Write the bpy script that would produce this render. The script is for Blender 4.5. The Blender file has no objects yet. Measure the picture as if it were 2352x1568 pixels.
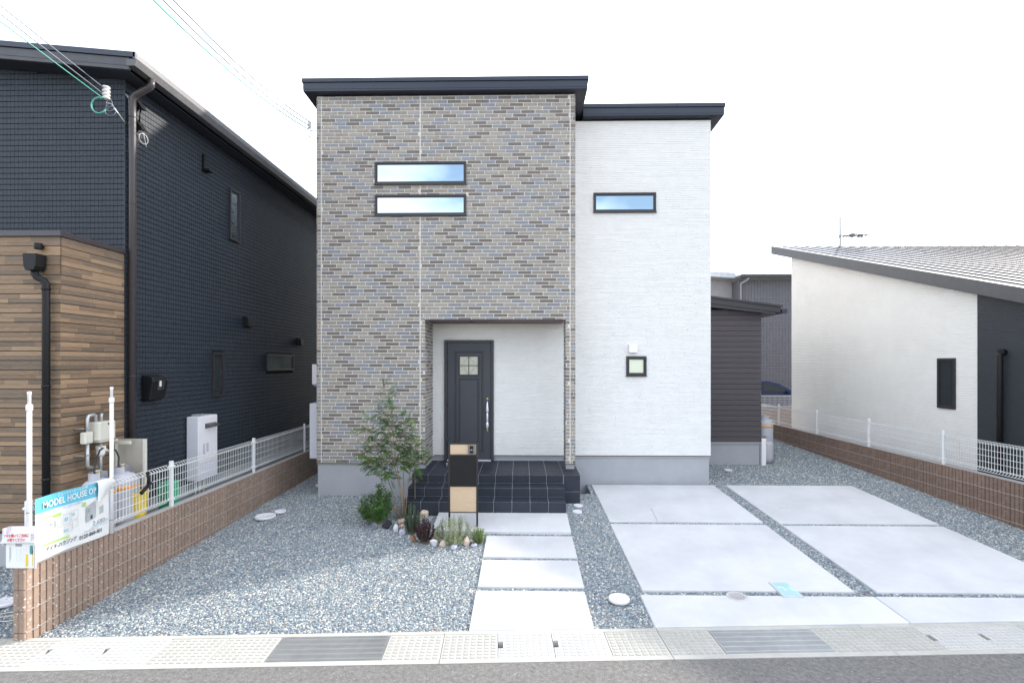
import bpy, bmesh, math, random
from mathutils import Vector, Matrix
random.seed(7)
R = math.radians
S = bpy.context.scene
COL = S.collection

# ------------------------------------------------------------------ camera
cam_d = bpy.data.cameras.new("camera")
cam = bpy.data.objects.new("camera", cam_d)
COL.objects.link(cam)
cam.location = (0, 0, 2.37)
cam.rotation_euler = (R(90), 0, math.atan(20 / 1150))
cam_d.sensor_width = 36
cam_d.lens = 36 * 1150 / 2352
cam_d.shift_y = 51 / 2352
cam_d.clip_start = 0.05
cam_d.clip_end = 900
S.camera = cam

# ------------------------------------------------------------------ sky and sun
SUN_AZ = math.atan2(0.856, 0.517)      # clockwise from +Y
SUN_EL = R(27.0)
world = bpy.data.worlds.new("World")
S.world = world
world.use_nodes = True
wn, wl = world.node_tree.nodes, world.node_tree.links
wn.clear()
w_out = wn.new("ShaderNodeOutputWorld")
w_bg = wn.new("ShaderNodeBackground")
w_bg.inputs[1].default_value = 0.13
sky = wn.new("ShaderNodeTexSky")
sky.sky_type = 'NISHITA'
sky.sun_disc = False
sky.sun_elevation = SUN_EL
sky.sun_rotation = SUN_AZ
sky.air_density = 1.0
sky.dust_density = 1.2
sky.ozone_density = 1.3
w_tc = wn.new("ShaderNodeTexCoord")
w_map = wn.new("ShaderNodeMapping")
w_map.inputs['Scale'].default_value = (1.0, 1.0, 2.2)
w_map.inputs['Location'].default_value = (0.75, 0.35, 0.4)
w_noise = wn.new("ShaderNodeTexNoise")
w_noise.inputs['Scale'].default_value = 2.1
w_noise.inputs['Detail'].default_value = 9
w_noise.inputs['Roughness'].default_value = 0.58
w_ramp = wn.new("ShaderNodeValToRGB")
w_ramp.color_ramp.elements[0].position = 0.42
w_ramp.color_ramp.elements[0].color = (0.16, 0.16, 0.16, 1)
w_ramp.color_ramp.elements[1].position = 0.62
w_ramp.color_ramp.elements[1].color = (0.9, 0.9, 0.9, 1)
w_mix = wn.new("ShaderNodeMix")
w_mix.data_type = 'RGBA'
w_mix.inputs['B'].default_value = (9.5, 9.6, 9.8, 1)
wl.new(w_tc.outputs['Generated'], w_map.inputs['Vector'])
wl.new(w_map.outputs[0], w_noise.inputs['Vector'])
wl.new(w_noise.outputs['Fac'], w_ramp.inputs[0])
wl.new(w_ramp.outputs[0], w_mix.inputs['Factor'])
wl.new(sky.outputs[0], w_mix.inputs['A'])
wl.new(w_mix.outputs['Result'], w_bg.inputs[0])
wl.new(w_bg.outputs[0], w_out.inputs[0])

sun_d = bpy.data.lights.new("sun", 'SUN')
sun_d.energy = 2.45
sun_d.angle = R(1.8)
sun_d.color = (1.0, 0.93, 0.83)
sun = bpy.data.objects.new("sun", sun_d)
COL.objects.link(sun)
sdir = Vector((math.sin(SUN_AZ) * math.cos(SUN_EL), math.cos(SUN_AZ) * math.cos(SUN_EL), math.sin(SUN_EL)))
sun.rotation_euler = sdir.to_track_quat('Z', 'Y').to_euler()
sun.location = (10, 6, 14)

S.view_settings.view_transform = 'Standard'
S.view_settings.look = 'None'
S.view_settings.gamma = 1
S.view_settings.use_curve_mapping = False
S.view_settings.exposure = 1.44

# ------------------------------------------------------------------ materials
MATS = {}


def mat(name, col, rough=0.6, metal=0.0, var=0.12, nscale=6.0, bump=0.0, bscale=60.0, spec=0.5,
        col2=None, rnd=0.0, speck=None, coat=0.0, stretch=None):
    """procedural principled material: base colour with soft noise variation and fine relief"""
    if name in MATS:
        return MATS[name]
    m = bpy.data.materials.new(name)
    m.use_nodes = True
    n, l = m.node_tree.nodes, m.node_tree.links
    b = n["Principled BSDF"]
    b.inputs['Roughness'].default_value = rough
    b.inputs['Metallic'].default_value = metal
    b.inputs['Specular IOR Level'].default_value = spec
    b.inputs['Coat Weight'].default_value = coat
    tc = n.new("ShaderNodeTexCoord")
    vec = tc.outputs['Object']
    if stretch:
        mp = n.new("ShaderNodeMapping")
        mp.inputs['Scale'].default_value = stretch
        l.new(vec, mp.inputs['Vector'])
        vec = mp.outputs[0]
    nz = n.new("ShaderNodeTexNoise")
    nz.inputs['Scale'].default_value = nscale
    nz.inputs['Detail'].default_value = 6
    nz.inputs['Roughness'].default_value = 0.65
    l.new(vec, nz.inputs['Vector'])
    mx = n.new("ShaderNodeMix")
    mx.data_type = 'RGBA'
    c2 = col2 if col2 else tuple(min(1, c * (1 + var)) for c in col)
    c1 = col if col2 else tuple(c * (1 - var) for c in col)
    mx.inputs['A'].default_value = (*c1, 1)
    mx.inputs['B'].default_value = (*c2, 1)
    mr = n.new("ShaderNodeMapRange")
    mr.inputs[1].default_value = 0.32
    mr.inputs[2].default_value = 0.68
    l.new(nz.outputs['Fac'], mr.inputs[0])
    l.new(mr.outputs[0], mx.inputs['Factor'])
    out = mx.outputs['Result']
    if rnd:
        oi = n.new("ShaderNodeObjectInfo")
        hs = n.new("ShaderNodeHueSaturation")
        mm = n.new("ShaderNodeMapRange")
        mm.inputs[3].default_value = 1 - rnd
        mm.inputs[4].default_value = 1 + rnd
        l.new(oi.outputs['Random'], mm.inputs[0])
        l.new(mm.outputs[0], hs.inputs['Value'])
        l.new(out, hs.inputs['Color'])
        out = hs.outputs[0]
    if speck:
        sc, thr, scol = speck
        vz = n.new("ShaderNodeTexNoise")
        vz.inputs['Scale'].default_value = sc
        vz.inputs['Detail'].default_value = 1
        l.new(tc.outputs['Object'], vz.inputs['Vector'])
        gt = n.new("ShaderNodeMath")
        gt.operation = 'GREATER_THAN'
        gt.inputs[1].default_value = thr
        l.new(vz.outputs['Fac'], gt.inputs[0])
        mx2 = n.new("ShaderNodeMix")
        mx2.data_type = 'RGBA'
        mx2.inputs['B'].default_value = (*scol, 1)
        l.new(gt.outputs[0], mx2.inputs['Factor'])
        l.new(out, mx2.inputs['A'])
        out = mx2.outputs['Result']
    l.new(out, b.inputs['Base Color'])
    if bump:
        bz = n.new("ShaderNodeTexNoise")
        bz.inputs['Scale'].default_value = bscale
        bz.inputs['Detail'].default_value = 5
        l.new(tc.outputs['Object'], bz.inputs['Vector'])
        bp = n.new("ShaderNodeBump")
        bp.inputs['Strength'].default_value = bump
        bp.inputs['Distance'].default_value = 0.01
        l.new(bz.outputs['Fac'], bp.inputs['Height'])
        l.new(bp.outputs[0], b.inputs['Normal'])
    MATS[name] = m
    return m


BR = [mat("brick_light", (0.318, 0.292, 0.263), 0.85, var=0.16, nscale=26, bump=0.6, bscale=70, rnd=0.08),
      mat("brick_blue", (0.232, 0.240, 0.268), 0.85, var=0.16, nscale=26, bump=0.6, bscale=70, rnd=0.08),
      mat("brick_brown", (0.165, 0.143, 0.132), 0.85, var=0.18, nscale=26, bump=0.6, bscale=70, rnd=0.08),
      mat("brick_grey", (0.258, 0.240, 0.224), 0.85, var=0.18, nscale=26, bump=0.6, bscale=70, rnd=0.08),
      mat("brick_sand", (0.300, 0.262, 0.226), 0.85, var=0.2, nscale=26, bump=0.6, bscale=70, rnd=0.08)]
M_mortar = mat("mortar", (0.68, 0.64, 0.585), 0.9, var=0.05, nscale=20)
M_white = mat("white_siding", (0.79, 0.78, 0.765), 0.75, var=0.035, nscale=5, bump=0.35, bscale=90)
M_white_r = mat("white_ribbed_siding", (0.76, 0.745, 0.72), 0.7, var=0.04, nscale=2, bump=0.2, bscale=60)
M_found = mat("foundation_render", (0.38, 0.39, 0.415), 0.9, var=0.06, nscale=3, bump=0.25, bscale=120)
M_navy = mat("dark_roof_metal", (0.020, 0.027, 0.047), 0.38, var=0.08, nscale=2, spec=0.5)
M_soffit = mat("dark_soffit", (0.022, 0.025, 0.035), 0.6, var=0.06)
M_frame = mat("window_frame_bronze", (0.028, 0.025, 0.029), 0.4, var=0.05)
M_door = mat("door_charcoal", (0.042, 0.047, 0.060), 0.5, var=0.06, nscale=3, bump=0.1, bscale=200)
M_door_d = mat("door_moulding", (0.035, 0.038, 0.046), 0.5, var=0.05)
M_chrome = mat("satin_chrome", (0.80, 0.81, 0.87), 0.35, metal=0.6, var=0.02)
M_glass = mat("reflective_glass", (0.40, 0.50, 0.56), 0.03, metal=1, var=0.01, nscale=0.5)
M_dglass = mat("dark_glass", (0.035, 0.042, 0.045), 0.06, var=0.1, nscale=2, spec=0.8)
M_frost = mat("frosted_pane", (0.72, 0.76, 0.60), 0.3, var=0.03)
M_cream = mat("cream_pane", (0.50, 0.49, 0.40), 0.25, var=0.05, nscale=20)
M_lead = mat("leading", (0.12, 0.12, 0.11), 0.4)
M_tile = mat("slate_tile", (0.016, 0.021, 0.034), 0.55, var=0.14, nscale=7, bump=0.2, bscale=140, rnd=0.12)
M_grout = mat("grout", (0.42, 0.45, 0.52), 0.9, var=0.05)
M_soffw = mat("porch_ceiling_wood", (0.19, 0.095, 0.06), 0.6, var=0.2, nscale=5, stretch=(1, 12, 1))
M_brown = mat("brown_board", (0.075, 0.066, 0.072), 0.75, var=0.12, nscale=4, stretch=(1, 1, 8), bump=0.25, bscale=80, rnd=0.04)
M_dark = mat("dark_backing", (0.010, 0.012, 0.017), 0.9)
M_dtile = mat("dark_siding_tile", (0.021, 0.029, 0.042), 0.62, var=0.14, nscale=9, bump=0.3, bscale=120, rnd=0.07)
WD = [mat("board_brown", (0.205, 0.138, 0.088), 0.7, var=0.28, nscale=7, stretch=(1.2, 1.2, 18), bump=0.3, bscale=60, rnd=0.12),
      mat("board_tan", (0.305, 0.205, 0.125), 0.7, var=0.22, nscale=7, stretch=(1.2, 1.2, 18), bump=0.3, bscale=60, rnd=0.1),
      mat("board_grey_brown", (0.165, 0.121, 0.085), 0.7, var=0.28, nscale=7, stretch=(1.2, 1.2, 18), bump=0.3, bscale=60, rnd=0.12),
      mat("board_mid", (0.240, 0.163, 0.102), 0.7, var=0.28, nscale=7, stretch=(1.2, 1.2, 18), bump=0.3, bscale=60, rnd=0.12)]
M_black = mat("black_plastic", (0.009, 0.009, 0.010), 0.5, spec=0.3)
M_pipe = mat("downpipe_brown", (0.050, 0.042, 0.046), 0.35, var=0.05)
M_block = mat("ribbed_block", (0.335, 0.243, 0.190), 0.95, var=0.14, nscale=14, bump=0.9, bscale=90,
              speck=(42, 0.69, (0.70, 0.66, 0.62)), rnd=0.07)
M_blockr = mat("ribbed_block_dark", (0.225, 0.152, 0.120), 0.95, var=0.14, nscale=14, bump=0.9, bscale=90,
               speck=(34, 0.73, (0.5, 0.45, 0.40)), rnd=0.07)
M_cement = mat("cement_cap", (0.46, 0.45, 0.44), 0.9, var=0.08, nscale=8, bump=0.3)
M_fence = mat("white_fence_paint", (0.80, 0.81, 0.81), 0.4, var=0.02)
M_pvc = mat("white_pvc", (0.84, 0.82, 0.84), 0.35, var=0.02)
M_concrete = mat("slab_concrete", (0.585, 0.59, 0.61), 0.85, var=0.10, nscale=1.3, bump=0.25, bscale=150)
M_gutter = mat("gutter_concrete", (0.455, 0.445, 0.41), 0.9, var=0.09, nscale=5, bump=0.35, bscale=140)
M_stud = mat("gutter_stud", (0.405, 0.398, 0.37), 0.9, var=0.1, nscale=9, bump=0.35, bscale=140)
M_lidc = mat("lid_concrete", (0.53, 0.52, 0.50), 0.9, var=0.06, nscale=6, bump=0.3, bscale=140)
M_lids = mat("lid_stud", (0.46, 0.455, 0.44), 0.9, var=0.06, nscale=9, bump=0.3, bscale=140)
M_galv = mat("galvanised_steel", (0.52, 0.54, 0.55), 0.45, metal=0.7, var=0.1, nscale=12)
M_void = mat("drain_void", (0.012, 0.012, 0.012), 1.0)
M_lidw = mat("white_lid_plastic", (0.78, 0.78, 0.82), 0.5, var=0.03, nscale=8)
M_lidg = mat("grey_lid_plastic", (0.50, 0.49, 0.49), 0.6, var=0.05, nscale=20)
M_mblue = mat("blue_lid_metal", (0.50, 0.68, 0.74), 0.45, var=0.04)
M_mblue2 = mat("blue_lid_relief", (0.34, 0.60, 0.74), 0.45, var=0.04)
M_beige = mat("beige_metal", (0.50, 0.47, 0.41), 0.5, var=0.04)
M_cream2 = mat("cream_enamel", (0.66, 0.64, 0.56), 0.45, var=0.03)
M_heater = mat("heater_white", (0.76, 0.76, 0.82), 0.4, var=0.02)
M_lpg = mat("gas_cylinder_grey", (0.47, 0.47, 0.51), 0.42, var=0.05)
M_orange = mat("orange_band", (0.80, 0.36, 0.05), 0.5)
M_brass = mat("brass", (0.52, 0.40, 0.16), 0.35, metal=0.8)
M_rubber = mat("black_rubber", (0.018, 0.018, 0.020), 0.5)
M_yellow = mat("yellow_plastic", (0.80, 0.58, 0.05), 0.4)
M_green = mat("green_plastic", (0.03, 0.40, 0.20), 0.45)
M_blue = mat("blue_plastic_sheet", (0.02, 0.18, 0.66), 0.4)
M_porc = mat("porcelain", (0.72, 0.70, 0.68), 0.2)
M_wire = mat("wire_grey", (0.20, 0.23, 0.28), 0.5)
M_wireg = mat("wire_green", (0.10, 0.42, 0.34), 0.5)
M_oak = mat("light_oak_panel", (0.58, 0.43, 0.29), 0.55, var=0.10, nscale=4, stretch=(1.5, 1, 26), bump=0.05)
M_postb = mat("post_black_brown", (0.024, 0.021, 0.021), 0.4, var=0.05)
M_grey = mat("intercom_grey", (0.17, 0.16, 0.15), 0.35)
M_zroof = mat("standing_seam_roof", (0.42, 0.43, 0.45), 0.22, metal=1.0, var=0.06, nscale=1.2, spec=0.7)
M_zseam = mat("roof_seam", (0.050, 0.052, 0.060), 0.45, metal=0.4, var=0.05)
M_sidedark = mat("dark_ribbed_siding", (0.030, 0.036, 0.045), 0.6, var=0.1, nscale=3, bump=0.2)
M_farwall = mat("far_wall_mauve", (0.135, 0.133, 0.152), 0.8, var=0.08, nscale=3, bump=0.2)
M_farwall2 = mat("far_wall_light", (0.33, 0.31, 0.32), 0.8, var=0.06, nscale=3)
M_carp = mat("car_paint_navy", (0.006, 0.016, 0.060), 0.45, var=0.04, spec=0.25)
M_carg = mat("car_glass", (0.012, 0.018, 0.018), 0.25, spec=0.25)
M_tyre = mat("tyre", (0.02, 0.02, 0.02), 0.8)
M_asphalt = mat("asphalt", (0.175, 0.17, 0.164), 0.9, var=0.30, nscale=26, bump=1.0, bscale=110,
                speck=(80, 0.715, (0.36, 0.35, 0.34)))
M_ground = mat("bare_ground", (0.20, 0.19, 0.17), 0.95, var=0.15, nscale=0.5, bump=0.4, bscale=20)
M_bed = mat("gravel_bed", (0.16, 0.18, 0.195), 0.95, var=0.5, nscale=70, bump=1.0, bscale=70)
M_bark = mat("bark", (0.30, 0.235, 0.165), 0.85, var=0.25, nscale=30, bump=0.5, bscale=80)
M_banner = mat("banner_white", (0.80, 0.81, 0.80), 0.35, var=0.015)
M_bblue = mat("banner_blue", (0.13, 0.52, 0.68), 0.4, var=0.02)
M_txtd = mat("print_dark", (0.07, 0.07, 0.09), 0.6)
M_txtr = mat("print_red", (0.75, 0.06, 0.10), 0.6)
M_txtg = mat("print_green", (0.40, 0.68, 0.16), 0.6)
M_txtl = mat("print_pale_blue", (0.48, 0.60, 0.76), 0.6)
M_txtgr = mat("print_grey", (0.34, 0.35, 0.37), 0.6)
M_txtp = mat("print_pale_green", (0.68, 0.80, 0.64), 0.6)
M_acry = mat("clear_plastic", (0.66, 0.62, 0.66), 0.2, var=0.03)


def leaf_mat(name, c1, c2):
    m = mat(name, c1, 0.5, col2=c2, nscale=9)
    b = m.node_tree.nodes["Principled BSDF"]
    b.inputs['Subsurface Weight'].default_value = 0.0
    n, l = m.node_tree.nodes, m.node_tree.links
    tr = n.new("ShaderNodeBsdfTranslucent")
    tr.inputs[0].default_value = (c2[0] * 1.3, c2[1] * 1.4, c2[2], 1)
    ms = n.new("ShaderNodeMixShader")
    ms.inputs[0].default_value = 0.25
    o = n["Material Output"]
    l.new(b.outputs[0], ms.inputs[1])
    l.new(tr.outputs[0], ms.inputs[2])
    l.new(ms.outputs[0], o.inputs[0])
    return m


L_tree = leaf_mat("leaf_tree", (0.045, 0.115, 0.030), (0.115, 0.215, 0.055))
L_tree2 = leaf_mat("leaf_tree_young", (0.13, 0.25, 0.05), (0.20, 0.34, 0.07))
L_nand = leaf_mat("leaf_nandina", (0.030, 0.090, 0.022), (0.075, 0.17, 0.035))
L_ros = leaf_mat("leaf_rosemary", (0.06, 0.105, 0.07), (0.11, 0.17, 0.10))
L_purp = leaf_mat("leaf_purple", (0.030, 0.008, 0.016), (0.075, 0.018, 0.032))
L_silv = leaf_mat("leaf_silver", (0.22, 0.27, 0.20), (0.42, 0.46, 0.33))
L_yel = leaf_mat("leaf_yellow_green", (0.12, 0.20, 0.06), (0.26, 0.34, 0.12))

# ------------------------------------------------------------------ mesh helpers
W = {}          # building-frame origin of every object (children are placed relative to it)


class MB:
    def __init__(s):
        s.v, s.f, s.m, s.sm = [], [], [], []

    def face(s, idx, mi=0, sm=False):
        s.f.append(idx); s.m.append(mi); s.sm.append(sm)

    def poly(s, pts, mi=0):
        b = len(s.v); s.v += [tuple(p) for p in pts]
        s.face(tuple(range(b, b + len(pts))), mi)

    def box(s, x0, x1, y0, y1, z0, z1, mi=0, rz=0, c=None):
        if x0 > x1: x0, x1 = x1, x0
        if y0 > y1: y0, y1 = y1, y0
        if z0 > z1: z0, z1 = z1, z0
        b = len(s.v)
        P = [(x0, y0, z0), (x1, y0, z0), (x1, y1, z0), (x0, y1, z0), (x0, y0, z1), (x1, y0, z1), (x1, y1, z1), (x0, y1, z1)]
        if rz:
            cx, cy = c if c else ((x0 + x1) / 2, (y0 + y1) / 2)
            co, si = math.cos(rz), math.sin(rz)
            P = [(cx + (x - cx) * co - (y - cy) * si, cy + (x - cx) * si + (y - cy) * co, z) for x, y, z in P]
        s.v += P
        for q in ((0, 3, 2, 1), (4, 5, 6, 7), (0, 1, 5, 4), (1, 2, 6, 5), (2, 3, 7, 6), (3, 0, 4, 7)):
            s.face(tuple(b + i for i in q), mi)
        return s

    def tube(s, p0, p1, r0, r1=None, n=8, mi=0, cap=True, sm=True):
        return s.ptube([p0, p1], [r0, r0 if r1 is None else r1], n, mi, cap, sm)

    def ptube(s, pts, r, n=8, mi=0, cap=True, sm=True):
        pts = [Vector(p) for p in pts]
        if not isinstance(r, (list, tuple)): r = [r] * len(pts)
        b = len(s.v)
        d0 = (pts[1] - pts[0]).normalized()
        up = Vector((0, 0, 1)) if abs(d0.z) < 0.9 else Vector((1, 0, 0))
        a = d0.cross(up).normalized()
        for i, p in enumerate(pts):
            if i == 0: d = d0
            elif i == len(pts) - 1: d = (pts[i] - pts[i - 1]).normalized()
            else: d = ((pts[i + 1] - pts[i]).normalized() + (pts[i] - pts[i - 1]).normalized()).normalized()
            a = (a - d * a.dot(d)).normalized()
            c = d.cross(a)
            for k in range(n):
                t = 2 * math.pi * k / n + (math.pi / 4 if n == 4 else 0)
                s.v.append(tuple(p + (a * math.cos(t) + c * math.sin(t)) * r[i]))
        for i in range(len(pts) - 1):
            for k in range(n):
                k2 = (k + 1) % n
                s.face((b + i * n + k, b + i * n + k2, b + (i + 1) * n + k2, b + (i + 1) * n + k), mi, sm and n > 4)
        if cap:
            s.face(tuple(b + k for k in range(n))[::-1], mi)
            s.face(tuple(b + (len(pts) - 1) * n + k for k in range(n)), mi)
        return s

    def lathe(s, c, prof, n=20, mi=0, sm=True):
        """profile (r, z) about the vertical axis through c"""
        b = len(s.v)
        for r, z in prof:
            for k in range(n):
                t = 2 * math.pi * k / n
                s.v.append((c[0] + r * math.cos(t), c[1] + r * math.sin(t), c[2] + z))
        for i in range(len(prof) - 1):
            for k in range(n):
                k2 = (k + 1) % n
                s.face((b + i * n + k, b + i * n + k2, b + (i + 1) * n + k2, b + (i + 1) * n + k), mi, sm)
        s.face(tuple(b + k for k in range(n))[::-1], mi)
        s.face(tuple(b + (len(prof) - 1) * n + k for k in range(n)), mi)
        return s

    def prism(s, poly, ax, a0, a1, mi=0):
        """polygon in the two other axes, extruded along ax ('x','y','z')"""
        def P(u, v, a):
            return {'x': (a, u, v), 'y': (u, a, v), 'z': (u, v, a)}[ax]
        b = len(s.v); n = len(poly)
        s.v += [P(u, v, a0) for u, v in poly] + [P(u, v, a1) for u, v in poly]
        s.face(tuple(range(b, b + n))[::-1], mi); s.face(tuple(range(b + n, b + 2 * n)), mi)
        for i in range(n):
            j = (i + 1) % n
            s.face((b + i, b + j, b + n + j, b + n + i), mi)
        return s

    def hexa(s, P, mi=0, back=True):
        """8 points: 0-3 back ring, 4-7 front ring"""
        b = len(s.v); s.v += [tuple(p) for p in P]
        Q = [(4, 5, 6, 7), (0, 1, 5, 4), (1, 2, 6, 5), (2, 3, 7, 6), (3, 0, 4, 7)]
        if back: Q.append((0, 3, 2, 1))
        for q in Q: s.face(tuple(b + i for i in q), mi)

    def mesh(s, name, mats, off=(0, 0, 0)):
        me = bpy.data.meshes.new(name)
        o = Vector(off)
        me.from_pydata([(v[0] - o.x, v[1] - o.y, v[2] - o.z) for v in s.v], [], s.f)
        for m in mats: me.materials.append(m)
        me.polygons.foreach_set("material_index", s.m)
        me.polygons.foreach_set("use_smooth", s.sm)
        me.update()
        return me

    def islands(s):
        par = list(range(len(s.v)))
        def find(a):
            while par[a] != a:
                par[a] = par[par[a]]; a = par[a]
            return a
        for f in s.f:
            a = find(f[0])
            for i in f[1:]: par[find(i)] = a
        groups = {}
        for k, f in enumerate(s.f): groups.setdefault(find(f[0]), []).append(k)
        out = []
        for ks in groups.values():
            m = MB(); mp = {}
            for k in ks:
                idx = []
                for i in s.f[k]:
                    if i not in mp: mp[i] = len(m.v); m.v.append(s.v[i])
                    idx.append(mp[i])
                m.face(tuple(idx), s.m[k], s.sm[k])
            out.append(m)
        return out

    def split(s, name, mats, parent=None, **kw):
        return [m.build(name, mats, parent, **kw) for m in s.islands()]

    def build(s, name, mats, parent=None, label=None, bevel=0, kind=None):
        if not isinstance(mats, (list, tuple)): mats = [mats]
        xs = [v[0] for v in s.v]; ys = [v[1] for v in s.v]; zs = [v[2] for v in s.v]
        c = Vector(((min(xs) + max(xs)) / 2, (min(ys) + max(ys)) / 2, min(zs)))
        o = bpy.data.objects.new(name, s.mesh(name, mats, c))
        COL.objects.link(o)
        W[o.name] = c
        if parent:
            o.parent = parent
            o.location = c - W[parent.name]
        else:
            o.location = c
        if label: o['label'] = label
        if kind: o['kind'] = kind
        if bevel:
            bv = o.modifiers.new("bevel", 'BEVEL'); bv.width = bevel; bv.segments = 2; bv.limit_method = 'ANGLE'
        return o


def tag(o, label, cat, group=None):
    o['label'] = label; o['category'] = cat
    if group: o['group'] = group
    return o


def thing(name, label, cat, loc=(0, 0, 0), group=None, rz=None, kind=None):
    """rz given: children are built in the thing's own local frame"""
    o = bpy.data.objects.new(name, None)
    COL.objects.link(o); o.empty_display_size = 0.1
    o.location = loc
    if rz is not None:
        o.rotation_euler = (0, 0, rz); W[o.name] = Vector((0, 0, 0))
    else:
        W[o.name] = Vector(loc)
    if kind: o['kind'] = kind
    else: tag(o, label, cat, group)
    return o


def inst(name, me, loc, parent, rz=0, kind=None):
    o = bpy.data.objects.new(name, me)
    COL.objects.link(o); o.parent = parent
    o.location = Vector(loc) - W[parent.name]
    if rz: o.rotation_euler = (0, 0, rz)
    W[o.name] = Vector(loc)
    return o


def text(name, s, size, m, origin, right, up, parent, width=None, extr=0.0004, align='LEFT', bold=0.0):
    cu = bpy.data.curves.new(name, 'FONT')
    cu.body = s; cu.size = size; cu.extrude = extr; cu.align_x = align; cu.offset = bold
    cu.resolution_u = 3
    t = bpy.data.objects.new(name + "_tmp", cu); COL.objects.link(t)
    dg = bpy.context.evaluated_depsgraph_get()
    me = bpy.data.meshes.new_from_object(t.evaluated_get(dg))
    bpy.data.objects.remove(t)
    me.materials.clear(); me.materials.append(m)
    r, u = Vector(right), Vector(up); n = r.cross(u)
    k = 1.0
    if width and len(me.vertices):
        xs = [v.co.x for v in me.vertices]
        k = width / max(1e-4, max(xs) - min(xs))
    for v in me.vertices:
        v.co = r * (v.co.x * k) + u * v.co.y + n * v.co.z
    o = bpy.data.objects.new(name, me); COL.objects.link(o)
    o.parent = parent; o.location = Vector(origin) - W[parent.name]; W[o.name] = Vector(origin)
    return o


# ------------------------------------------------------------------ ground heights
def clampf(a, lo, hi): return max(lo, min(hi, a))


def gz(x, y):
    c = 0.0461 * (y - 9.016) if y < 9.7 else 0.0315 + 0.030 * (y - 9.7)
    gl = -0.205 + 0.0187 * (y - 4.6)
    w = clampf((-3.75 - x) / 0.8, 0, 1)
    z = c * (1 - w) + gl * w
    z += 0.07 * clampf((x - 6.4) / 0.8, 0, 1) * clampf((y - 5.2) / 1.5, 0, 1)
    return z


GA = math.atan(0.0517 * 0.92)           # the kerb runs a little askew to the houses
def kerb_y(x): return 4.835 + math.tan(GA) * x


g = MB(); g.poly([(-400, -300, -0.34), (400, -300, -0.34), (400, 500, -0.34), (-400, 500, -0.34)])
g.build("ground", M_ground, kind='structure')
g = MB()
for sx in (0,):
    yo = -0.515 / math.cos(GA)
    n = 40
    for i in range(n):
        x0, x1 = -40 + 80 * i / n, -40 + 80 * (i + 1) / n
        g.poly([(x0, -14, -0.21), (x1, -14, -0.21), (x1, kerb_y(x1) + yo, -0.205), (x0, kerb_y(x0) + yo, -0.205)])
g.build("road", M_asphalt, kind='structure')

# gravel beds --------------------------------------------------------------
HOUSE_RECTS = [(-3.60, 0.95, 9.12, 30), (0.95, 3.60, 9.88, 30), (3.5, 5.40, 11.6, 30), (-1.80, 0.66, 8.0, 9.3),
               (0.6, 0.95, 8.65, 9.9)]
SLABS_P = [(-1.30, 0.73, 7.26, 7.925), (-0.49, 0.73, 6.46, 7.155), (-0.49, 0.72, 5.68, 6.37), (-0.50, 0.71, None, 5.585)]
SLABS_D = [(1.37, 3.72, 7.75, 9.72), (1.36, 3.71, 5.63, 7.65), (1.31, 3.846, None, 5.52),
           (3.95, 6.35, 7.71, 9.72), (3.95, 6.33, 5.625, 7.62), (3.856, 6.37, None, 5.52)]


def stone_tree(density, smin, smax, seed):
    t = bpy.data.node_groups.new("gravel_stones", 'GeometryNodeTree')
    t.interface.new_socket("Geometry", in_out='INPUT', socket_type='NodeSocketGeometry')
    t.interface.new_socket("Geometry", in_out='OUTPUT', socket_type='NodeSocketGeometry')
    n, l = t.nodes, t.links
    gi, go = n.new('NodeGroupInput'), n.new('NodeGroupOutput')
    d = n.new('GeometryNodeDistributePointsOnFaces')
    d.inputs['Density'].default_value = density
    d.inputs['Seed'].default_value = seed
    ico = n.new('GeometryNodeMeshIcoSphere')
    ico.inputs['Radius'].default_value = 1.0
    ico.inputs['Subdivisions'].default_value = 2
    tr = n.new('GeometryNodeTransform')
    tr.inputs['Scale'].default_value = (1.0, 0.72, 0.5)
    nz = n.new('ShaderNodeTexNoise'); nz.inputs['Scale'].default_value = 1.1
    sp = n.new('GeometryNodeSetPosition')
    vm = n.new('ShaderNodeVectorMath'); vm.operation = 'SUBTRACT'; vm.inputs[1].default_value = (0.5, 0.5, 0.5)
    vs = n.new('ShaderNodeVectorMath'); vs.operation = 'SCALE'; vs.inputs['Scale'].default_value = 0.9
    l.new(nz.outputs['Color'], vm.inputs[0]); l.new(vm.outputs[0], vs.inputs[0]); l.new(vs.outputs[0], sp.inputs['Offset'])
    l.new(ico.outputs[0], tr.inputs[0]); l.new(tr.outputs[0], sp.inputs['Geometry'])
    ss = n.new('GeometryNodeSetShadeSmooth'); l.new(sp.outputs[0], ss.inputs[0])
    sm = n.new('GeometryNodeSetMaterial'); sm.inputs['Material'].default_value = M_stone
    l.new(ss.outputs[0], sm.inputs[0])
    io = n.new('GeometryNodeInstanceOnPoints')
    rv = n.new('FunctionNodeRandomValue'); rv.data_type = 'FLOAT_VECTOR'
    rv.inputs[0].default_value = (-0.45, -0.45, 0); rv.inputs[1].default_value = (0.45, 0.45, 6.28)
    rs = n.new('FunctionNodeRandomValue'); rs.data_type = 'FLOAT'
    rs.inputs[2].default_value = smin; rs.inputs[3].default_value = smax
    rs.inputs['Seed'].default_value = 5
    l.new(gi.outputs[0], d.inputs['Mesh']); l.new(d.outputs['Points'], io.inputs['Points'])
    l.new(sm.outputs[0], io.inputs['Instance'])
    l.new(rv.outputs[0], io.inputs['Rotation']); l.new(rs.outputs[1], io.inputs['Scale'])
    jg = n.new('GeometryNodeJoinGeometry')
    l.new(gi.outputs[0], jg.inputs[0]); l.new(io.outputs[0], jg.inputs[0])
    l.new(jg.outputs[0], go.inputs[0])
    return t


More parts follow.
